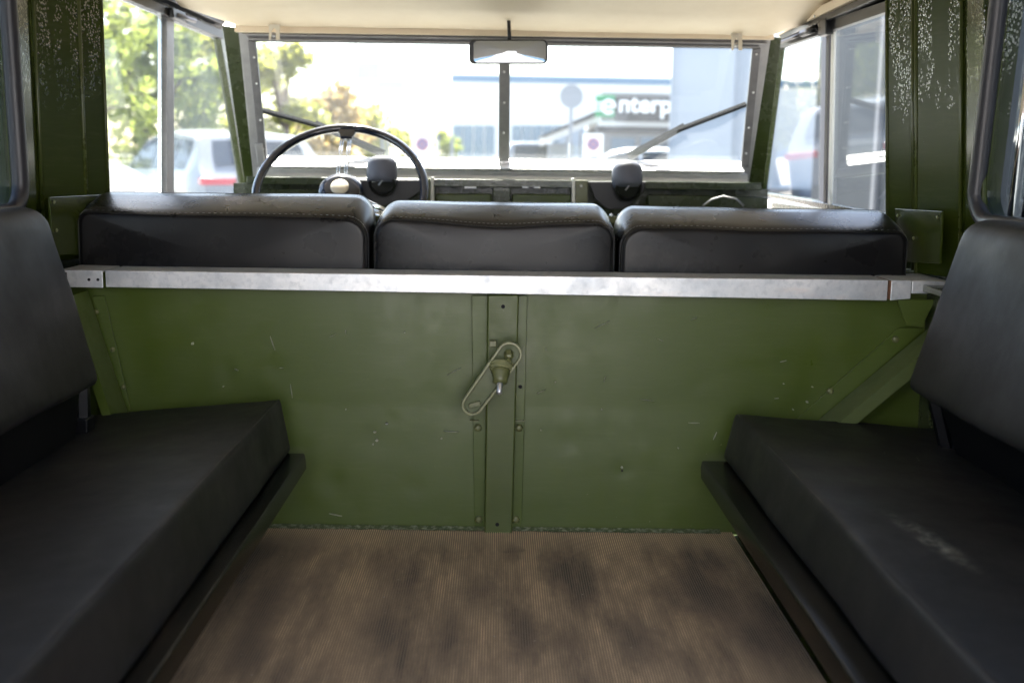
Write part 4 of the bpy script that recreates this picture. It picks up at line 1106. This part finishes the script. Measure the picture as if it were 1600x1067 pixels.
car('parked_car', 'white low saloon partly hidden by the left pillar in front of the estate car', 'car', (-3.78, 9.2, GZ-.12), R(90+28), M['car_white'], 'sedan')
car('parked_van', 'white van with one dark rear window parked beyond the windscreen centre pillar', 'van', (*gp(828, 34)[:2], GZ), R(90), M['car_white'], 'van')
car('parked_car', 'pale silver blue car parked below the rental sign', 'car', (gp(990, 27)[0], 27, GZ+.12), R(176), M['car_silver'], 'suv')
car('parked_car', 'dark blue car parked off the right rear side window', 'car', (7.2, 14.5, GZ), R(70), M['car_blue'], 'sedan')

# trees
m = M['bark'] = mat('tree_bark', (.09, .06, .04), .9)
def leafmat(name, col, trans):
    m = bpy.data.materials.new(name); m.use_nodes = True
    nt = m.node_tree; out = [n for n in nt.nodes if n.type == 'OUTPUT_MATERIAL'][0]; b = bsdf(m)
    b.inputs['Roughness'].default_value = .5
    oi = N(m, 'ShaderNodeNewGeometry')
    c = mixc(m, oi.outputs['Random Per Island'], tuple(x*.65 for x in col), tuple(x*1.3 for x in col)); setc(m, c)
    tr = N(m, 'ShaderNodeBsdfTranslucent'); tr.inputs[0].default_value = (*trans, 1)
    mx = N(m, 'ShaderNodeMixShader'); mx.inputs[0].default_value = .45
    L(m, b.outputs[0], mx.inputs[1]); L(m, tr.outputs[0], mx.inputs[2]); L(m, mx.outputs[0], out.inputs[0]); return m
LEAF = [leafmat('green_leaves', (.11, .14, .035), (.36, .42, .09)), leafmat('yellow_green_leaves', (.13, .15, .03), (.42, .42, .08)), leafmat('autumn_leaves', (.18, .13, .05), (.50, .36, .14))]
def tree(label, x, y, h, cr, kind, nleaf=2600, trunk_h=None, seed=0, sz=.16, name='leafy_tree'):
    rnd = random.Random(seed)
    t = thing(name, label, 'tree', (x, y, GZ), 0, 'trees beyond the car park')
    th_ = trunk_h or h*.32
    tm = MB().tube([(0, 0, -.1), (.05, 0, th_*.5), (-.05, .05, th_), (0, 0, h*.75)], [h*.035, h*.027, h*.022, h*.008], 8)
    clumps = []
    for i in range(16):
        a = rnd.uniform(0, 6.28); zz = rnd.uniform(th_*.95, h*.93); f = math.sin(math.pi*min(1, max(.12, (zz-th_*.7)/(h-th_*.7))))**.6
        rad = cr*f*rnd.uniform(.25, .95); c = Vector((math.cos(a)*rad, math.sin(a)*rad, zz)); clumps.append((c, cr*rnd.uniform(.26, .5)))
        tm.tube([(0, 0, th_*.9+(zz-th_)*.3), c*.6+Vector((0, 0, zz*.4)), c], [h*.012, h*.008, h*.003], 5)
    tm.build('trunk', M['bark'], t, smooth=True)
    vs = []; fs = []
    for i in range(nleaf):
        c, r = rnd.choice(clumps)
        d = Vector((rnd.gauss(0, 1), rnd.gauss(0, 1), rnd.gauss(0, .8))).normalized()*r*rnd.random()**.45
        p = c+d; u = Vector((rnd.gauss(0, 1), rnd.gauss(0, 1), rnd.gauss(0, 1))).normalized(); w_ = u.cross(Vector((rnd.gauss(0, 1), rnd.gauss(0, 1), rnd.gauss(0, 1)))).normalized()
        s_ = sz*rnd.uniform(.6, 1.3); b = len(vs)
        vs += [p-u*s_, p+w_*s_*.45, p+u*s_, p-w_*s_*.45]; fs.append((b, b+1, b+2, b+3))
    o = MB().add(vs, fs).build('crown', LEAF[kind], t, fix=False)
    return t
def tp(px, Y): return aty(px, 259, Y).x
tree('broad bright green tree filling the left door window beside the pillar', tp(225, 24), 24, 4.6, 1.5, 0, 3600, 1.5, 1, .13)
tree('smaller green tree behind the centre bar of the left door window', tp(325, 27), 27, 4.5, 1.3, 1, 3000, 1.6, 2, .13)
tree('yellow green tree at the left edge of the windscreen', tp(445, 30), 30, 4.3, 1.25, 1, 2800, 1.3, 3, .13)
tree('rust tinted tree next to the yellow green one in the windscreen', tp(510, 34), 34, 3.9, 1.2, 2, 1900, 1.2, 4, .14)
tree('low bushy tree seen through the steering wheel rim', tp(575, 38), 38, 3.1, 1.2, 1, 1600, .8, 5, .14)
tree('small green street tree left of the windscreen centre pillar', tp(697, 40), 40, 2.6, .55, 0, 900, .9, 6, .12)
tree('small distant tree between the round sign and steering wheel', tp(640, 45), 45, 2.6, .8, 1, 900, .8, 7, .14)
tree('far left tree mostly hidden by the left pillar', tp(95, 20), 20, 5.2, 1.7, 0, 2600, 1.4, 8, .13)

M['wall_white'] = mat('white_render_wall', (.60, .61, .62), .7)
M['wall_pale'] = mat('pale_blue_grey_cladding', (.26, .30, .36), .6)
M['corner_wall'] = mat('shaded_white_wall', (.34, .38, .44), .7)  # white wall with its bluish shade put into the colour
M['blue_strip'] = mat('light_blue_fascia', (.09, .17, .27), .5)
M['grey_glaze'] = mat('blue_grey_glazing', (.10, .16, .22), .15)
M['sign_dark'] = mat('sign_charcoal', (.020, .022, .030), .6)
M['sign_green'] = mat('sign_green', (.0, .22, .09), .5)
M['sign_white'] = mat('sign_white', (.85, .85, .85), .5)
M['grey_wall'] = mat('mid_grey_wall', (.22, .22, .23), .7)
M['dark_wall'] = mat('dark_slate_wall', (.020, .026, .036), .55)
M['post_grey'] = mat('grey_post', (.20, .22, .26), .5)
M['sign_blue'] = mat('sign_blue', (.10, .12, .30), .5)
M['sign_red'] = mat('sign_red', (.40, .12, .14), .5)

def fbox(px0, py0, px1, py1, Y, depth):      # box between two photo corners at distance Y
    a, b = aty(px0, (py0+py1)/2, Y), aty(px1, (py0+py1)/2, Y)
    xm = min((px0+px1)/2, 900 if px0 < 880 else 1000); a.z = aty(xm, py0, Y).z; b.z = aty(xm, py1, Y).z
    return ((a.x+b.x)/2, Y+depth/2, (a.z+b.z)/2), (abs(b.x-a.x), depth, abs(a.z-b.z))
def lb(name, par, px0, py0, px1, py1, Y, depth, mt, bevel=0):
    c, d = fbox(px0, py0, px1, py1, Y, depth)
    return MB().box(Vector(c)-par.location, d).build(name, mt, par, bevel=bevel)
# long white showroom with blue fascia
b = thing('showroom_building', 'long white showroom with a thin light blue fascia line behind the centre pillar', 'building', (tp(870, 55), 55, GZ))
lb('wall', b, 704, 119, 1300, 290, 55, 9, M['wall_white'])
lb('fascia', b, 706, 121, 1300, 131, 54.9, .3, M['blue_strip'])
for px in (708, 724, 741, 758, 800, 816, 832, 848, 864):
    f = lb('window', b, px, 197, px+14, 246, 54.92, .08, M['grey_glaze'])
lb('wall_recess', b, 872, 200, 1040, 246, 54.9, .1, M['wall_pale'])
# rental office with lettered sign
b = thing('rental_office', 'small grey rental office with sloping canopy under a dark lettered sign', 'building', (tp(1000, 29), 29, GZ))
lb('wall', b, 936, 204, 1120, 300, 29, 4, M['grey_wall'])
lb('roof_band', b, 934, 191, 1120, 198, 28.8, 4.4, M['wall_white'])
lb('dark_band', b, 936, 199, 1120, 207, 28.85, 4.2, M['sign_dark'])
lb('parapet', b, 940, 146, 1120, 191, 29.1, .3, M['grey_wall'])
lb('doorway', b, 1000, 215, 1022, 290, 28.94, .05, M['grey_glaze'])
lb('window', b, 955, 216, 992, 240, 28.94, .05, M['grey_glaze'])
sg = thing('rental_sign', 'dark rental sign with green left end and white lettering above the office', 'sign', (tp(990, 28.6), 28.6, far(990, 170, 28.6).z))
lb('sign_panel', sg, 961, 151, 1120, 189, 28.6, .15, M['sign_dark'], .01)
lb('green_panel', sg, 931, 149, 961, 183, 28.6, .15, M['sign_green'], .01)
def text(s, size, mt, par, loc, offset=.0, ext=.02):
    cu = bpy.data.curves.new('lettering', 'FONT'); cu.body = s; cu.size = size; cu.extrude = ext; cu.offset = offset; cu.align_x = 'LEFT'
    tmp = bpy.data.objects.new('lettering', cu); COL.objects.link(tmp)
    dg = bpy.context.evaluated_depsgraph_get(); me = bpy.data.meshes.new_from_object(tmp.evaluated_get(dg))
    bpy.data.objects.remove(tmp)
    o = bpy.data.objects.new('lettering', me); COL.objects.link(o); me.materials.clear(); me.materials.append(mt)
    o.parent = par; o.location = Vector(loc)-par.location; o.rotation_euler = (R(90), 0, 0); return o
pb = aty(966, 175, 28.55)
text('nterprise', .60, M['sign_white'], sg, pb, .014)
# round letter e with speed bars on the green field
ec = aty(951, 167, 28.52)-sg.location; er = 9*28.5/FPX
pts = [ec+Vector((er*math.cos(R(a)), 0, er*math.sin(R(a)))) for a in range(0, 316, 15)]
MB().tube([ec+Vector((-er, 0, 0)), ec+Vector((er, 0, 0))], .035, 6).build('lettering', M['sign_white'], sg)
MB().tube(pts, .045, 6).build('lettering', M['sign_white'], sg)
for dz in (-.09, 0, .09): MB().box(ec+Vector((-er-.10, 0, dz)), (.20, .04, .035)).build('lettering', M['sign_white'], sg)
# canopy
cn = thing('sloping_canopy', 'white edged canopy sloping down to the left from the rental office', 'canopy', (tp(895, 29), 29, GZ))
P4 = [aty(848, 216, 29), aty(936, 180, 29), aty(936, 189, 29), aty(850, 226, 29)]
MB().prism([p-cn.location for p in P4], (0, 3, 0)).build('roof', M['wall_white'], cn)
P4 = [aty(848, 211, 28.8), aty(936, 172, 28.8), aty(936, 179, 28.8), aty(848, 215.5, 28.8)]
MB().prism([p-cn.location for p in P4], (0, 3.3, 0)).build('roof_edge', M['sign_dark'], cn)
for px, h in ((856, 226), (884, 213), (905, 205), (930, 194)): lb('post', cn, px, h, px+4, 290, 29.1, .2, M['post_grey'])
lb('screen_wall', cn, 862, 224, 896, 290, 30.5, .1, M['wall_pale'])
# large round sign seen from behind
rs = thing('round_sign', 'large round traffic sign seen from behind on a tall grey pole', 'sign', (tp(893, 24), 24, GZ))
c = aty(893, 151, 24)-rs.location
MB().lathe([(18*24/FPX, 0), (18*24/FPX, .02)], c, (0, 1, 0), 32).build('disc', M['post_grey'], rs)
MB().tube([(c.x, .05, 0), (c.x, .05, c.z+.2)], .04, 10).build('pole', M['post_grey'], rs)
for px, py, lab in ((927, 226, 'round no-stopping sign, red and blue, on a white board below the rental sign'), (660, 226, 'round no-stopping sign, red and blue, right of the steering wheel')):
    t = thing('no_stopping_sign', lab, 'sign', (tp(px, 25), 25, GZ), 0, 'no-stopping signs')
    c = aty(px, py, 25)-t.location; r_ = 9*25/FPX
    MB().box(c+Vector((0, .04, 0)), (r_*3.4, .02, r_*3.6)).build('board', M['sign_white'], t)
    MB().lathe([(r_, 0), (r_, .015)], c, (0, -1, 0), 28).build('blue_disc', M['sign_blue'], t)
    MB().tube([c+Vector((r_*math.cos(2*math.pi*i/24), -.02, r_*math.sin(2*math.pi*i/24))) for i in range(24)], r_*.13, 6, closed=True).build('red_ring', M['sign_red'], t)
    for s_ in (1, -1): MB().tube([c+Vector((-r_*.7, -.02, -s_*r_*.7)), c+Vector((r_*.7, -.02, s_*r_*.7))], r_*.1, 6).build('red_bar', M['sign_red'], t)
    MB().tube([(c.x, .06, 0), (c.x, .06, c.z)], .03, 8).build('pole', M['post_grey'], t)
# billboard
bb = thing('billboard', 'pale billboard high on a thin pole beyond the windscreen', 'billboard', (tp(592, 50), 50, GZ))
lb('panel', bb, 552, 97, 634, 155, 50, .2, M['wall_white'])
M['print_pale'] = mat('pale_poster_print', (.42, .45, .50), .6)
lb('print', bb, 558, 100, 592, 124, 49.95, .04, M['print_pale']); lb('print', bb, 590, 130, 630, 140, 49.95, .04, M['print_pale'])
lb('pole', bb, 592, 155, 595, 290, 50.1, .2, M['wall_pale'])
# tall white building corner to the right
b = thing('white_building', 'tall plain white building corner behind the right wiper', 'building', (tp(1100, 20), 20, GZ))
a0, a1 = aty(1047, 259, 20), aty(1142, 259, 20)
MB().prism([Vector((a0.x, 20, GZ))-b.location, Vector((a1.x, 20, GZ))-b.location, Vector((a1.x, 20, 8))-b.location, Vector((a0.x, 20, 8))-b.location], (1.5, 8, 0)).build('wall', M['corner_wall'], b)
MB().box(Vector((a1.x+.20, 20.4, 3.6))-b.location, (.4, .6, 8.6)).build('wall_return', M['wall_pale'], b)
MB().box(Vector((a0.x-.02, 19.95, 3.6))-b.location, (.05, .05, 8.6)).build('corner_trim', M['wall_pale'], b)
# dark building alongside
b = thing('dark_building', 'dark slate building wall close outside the right hand windows', 'building', (4.0, 6.5, GZ))
ex = 4.0; ye = ex/((1266-780)/FPX)
MB().box(Vector((ex+1.5, (ye-3)/2, 1.6))-b.location, (3, ye+3, 4.6)).build('wall', M['dark_wall'], b)
for i in range(5):
    MB().box(Vector((ex-.02, .5+i*2.9, .8))-b.location, (.05, .10, 3)).build('panel_joint', M['grey_wall'], b)
# low wall and fence posts in the distance
b = thing('boundary_wall', 'low pale wall running across behind the trees', 'wall', (-8, 60, GZ))
MB().box((0, 0, .35), (60, .3, 1.3)).build('wall_face', M['wall_pale'], b)
for i, px in enumerate((598, 606, 684, 706)):
    o = MB().tube([(tp(px, 36), 36, GZ), (tp(px, 36), 36, aty(px, 205+i*3, 36).z)], .05, 8).build('lamp_post' if 0 else 'fence_post', M['post_grey'])
    tag(o, ['left of two thin grey posts seen inside the steering wheel rim', 'right of two thin grey posts seen inside the steering wheel rim', 'thin grey far post between no-stopping sign and small street tree', 'tallest thin grey far post just left of the showroom windows'][i], 'post', 'posts in the far car park')
# building added behind the vehicle to bounce sunlight inside; shows in the mirror
b = thing('bounce_building', 'pale building added behind the vehicle to bounce sunlight, reflected in the rear-view mirror', 'building', (0, -11, GZ))
MB().box((0, -3, 2.6), (26, 6, 5.2)).build('wall', M['wall_white'], b)
for i in range(6):
    MB().box((-11+i*4.4, .03, 1.6), (2.6, .08, 2.4)).build('window', M['grey_glaze'], b)
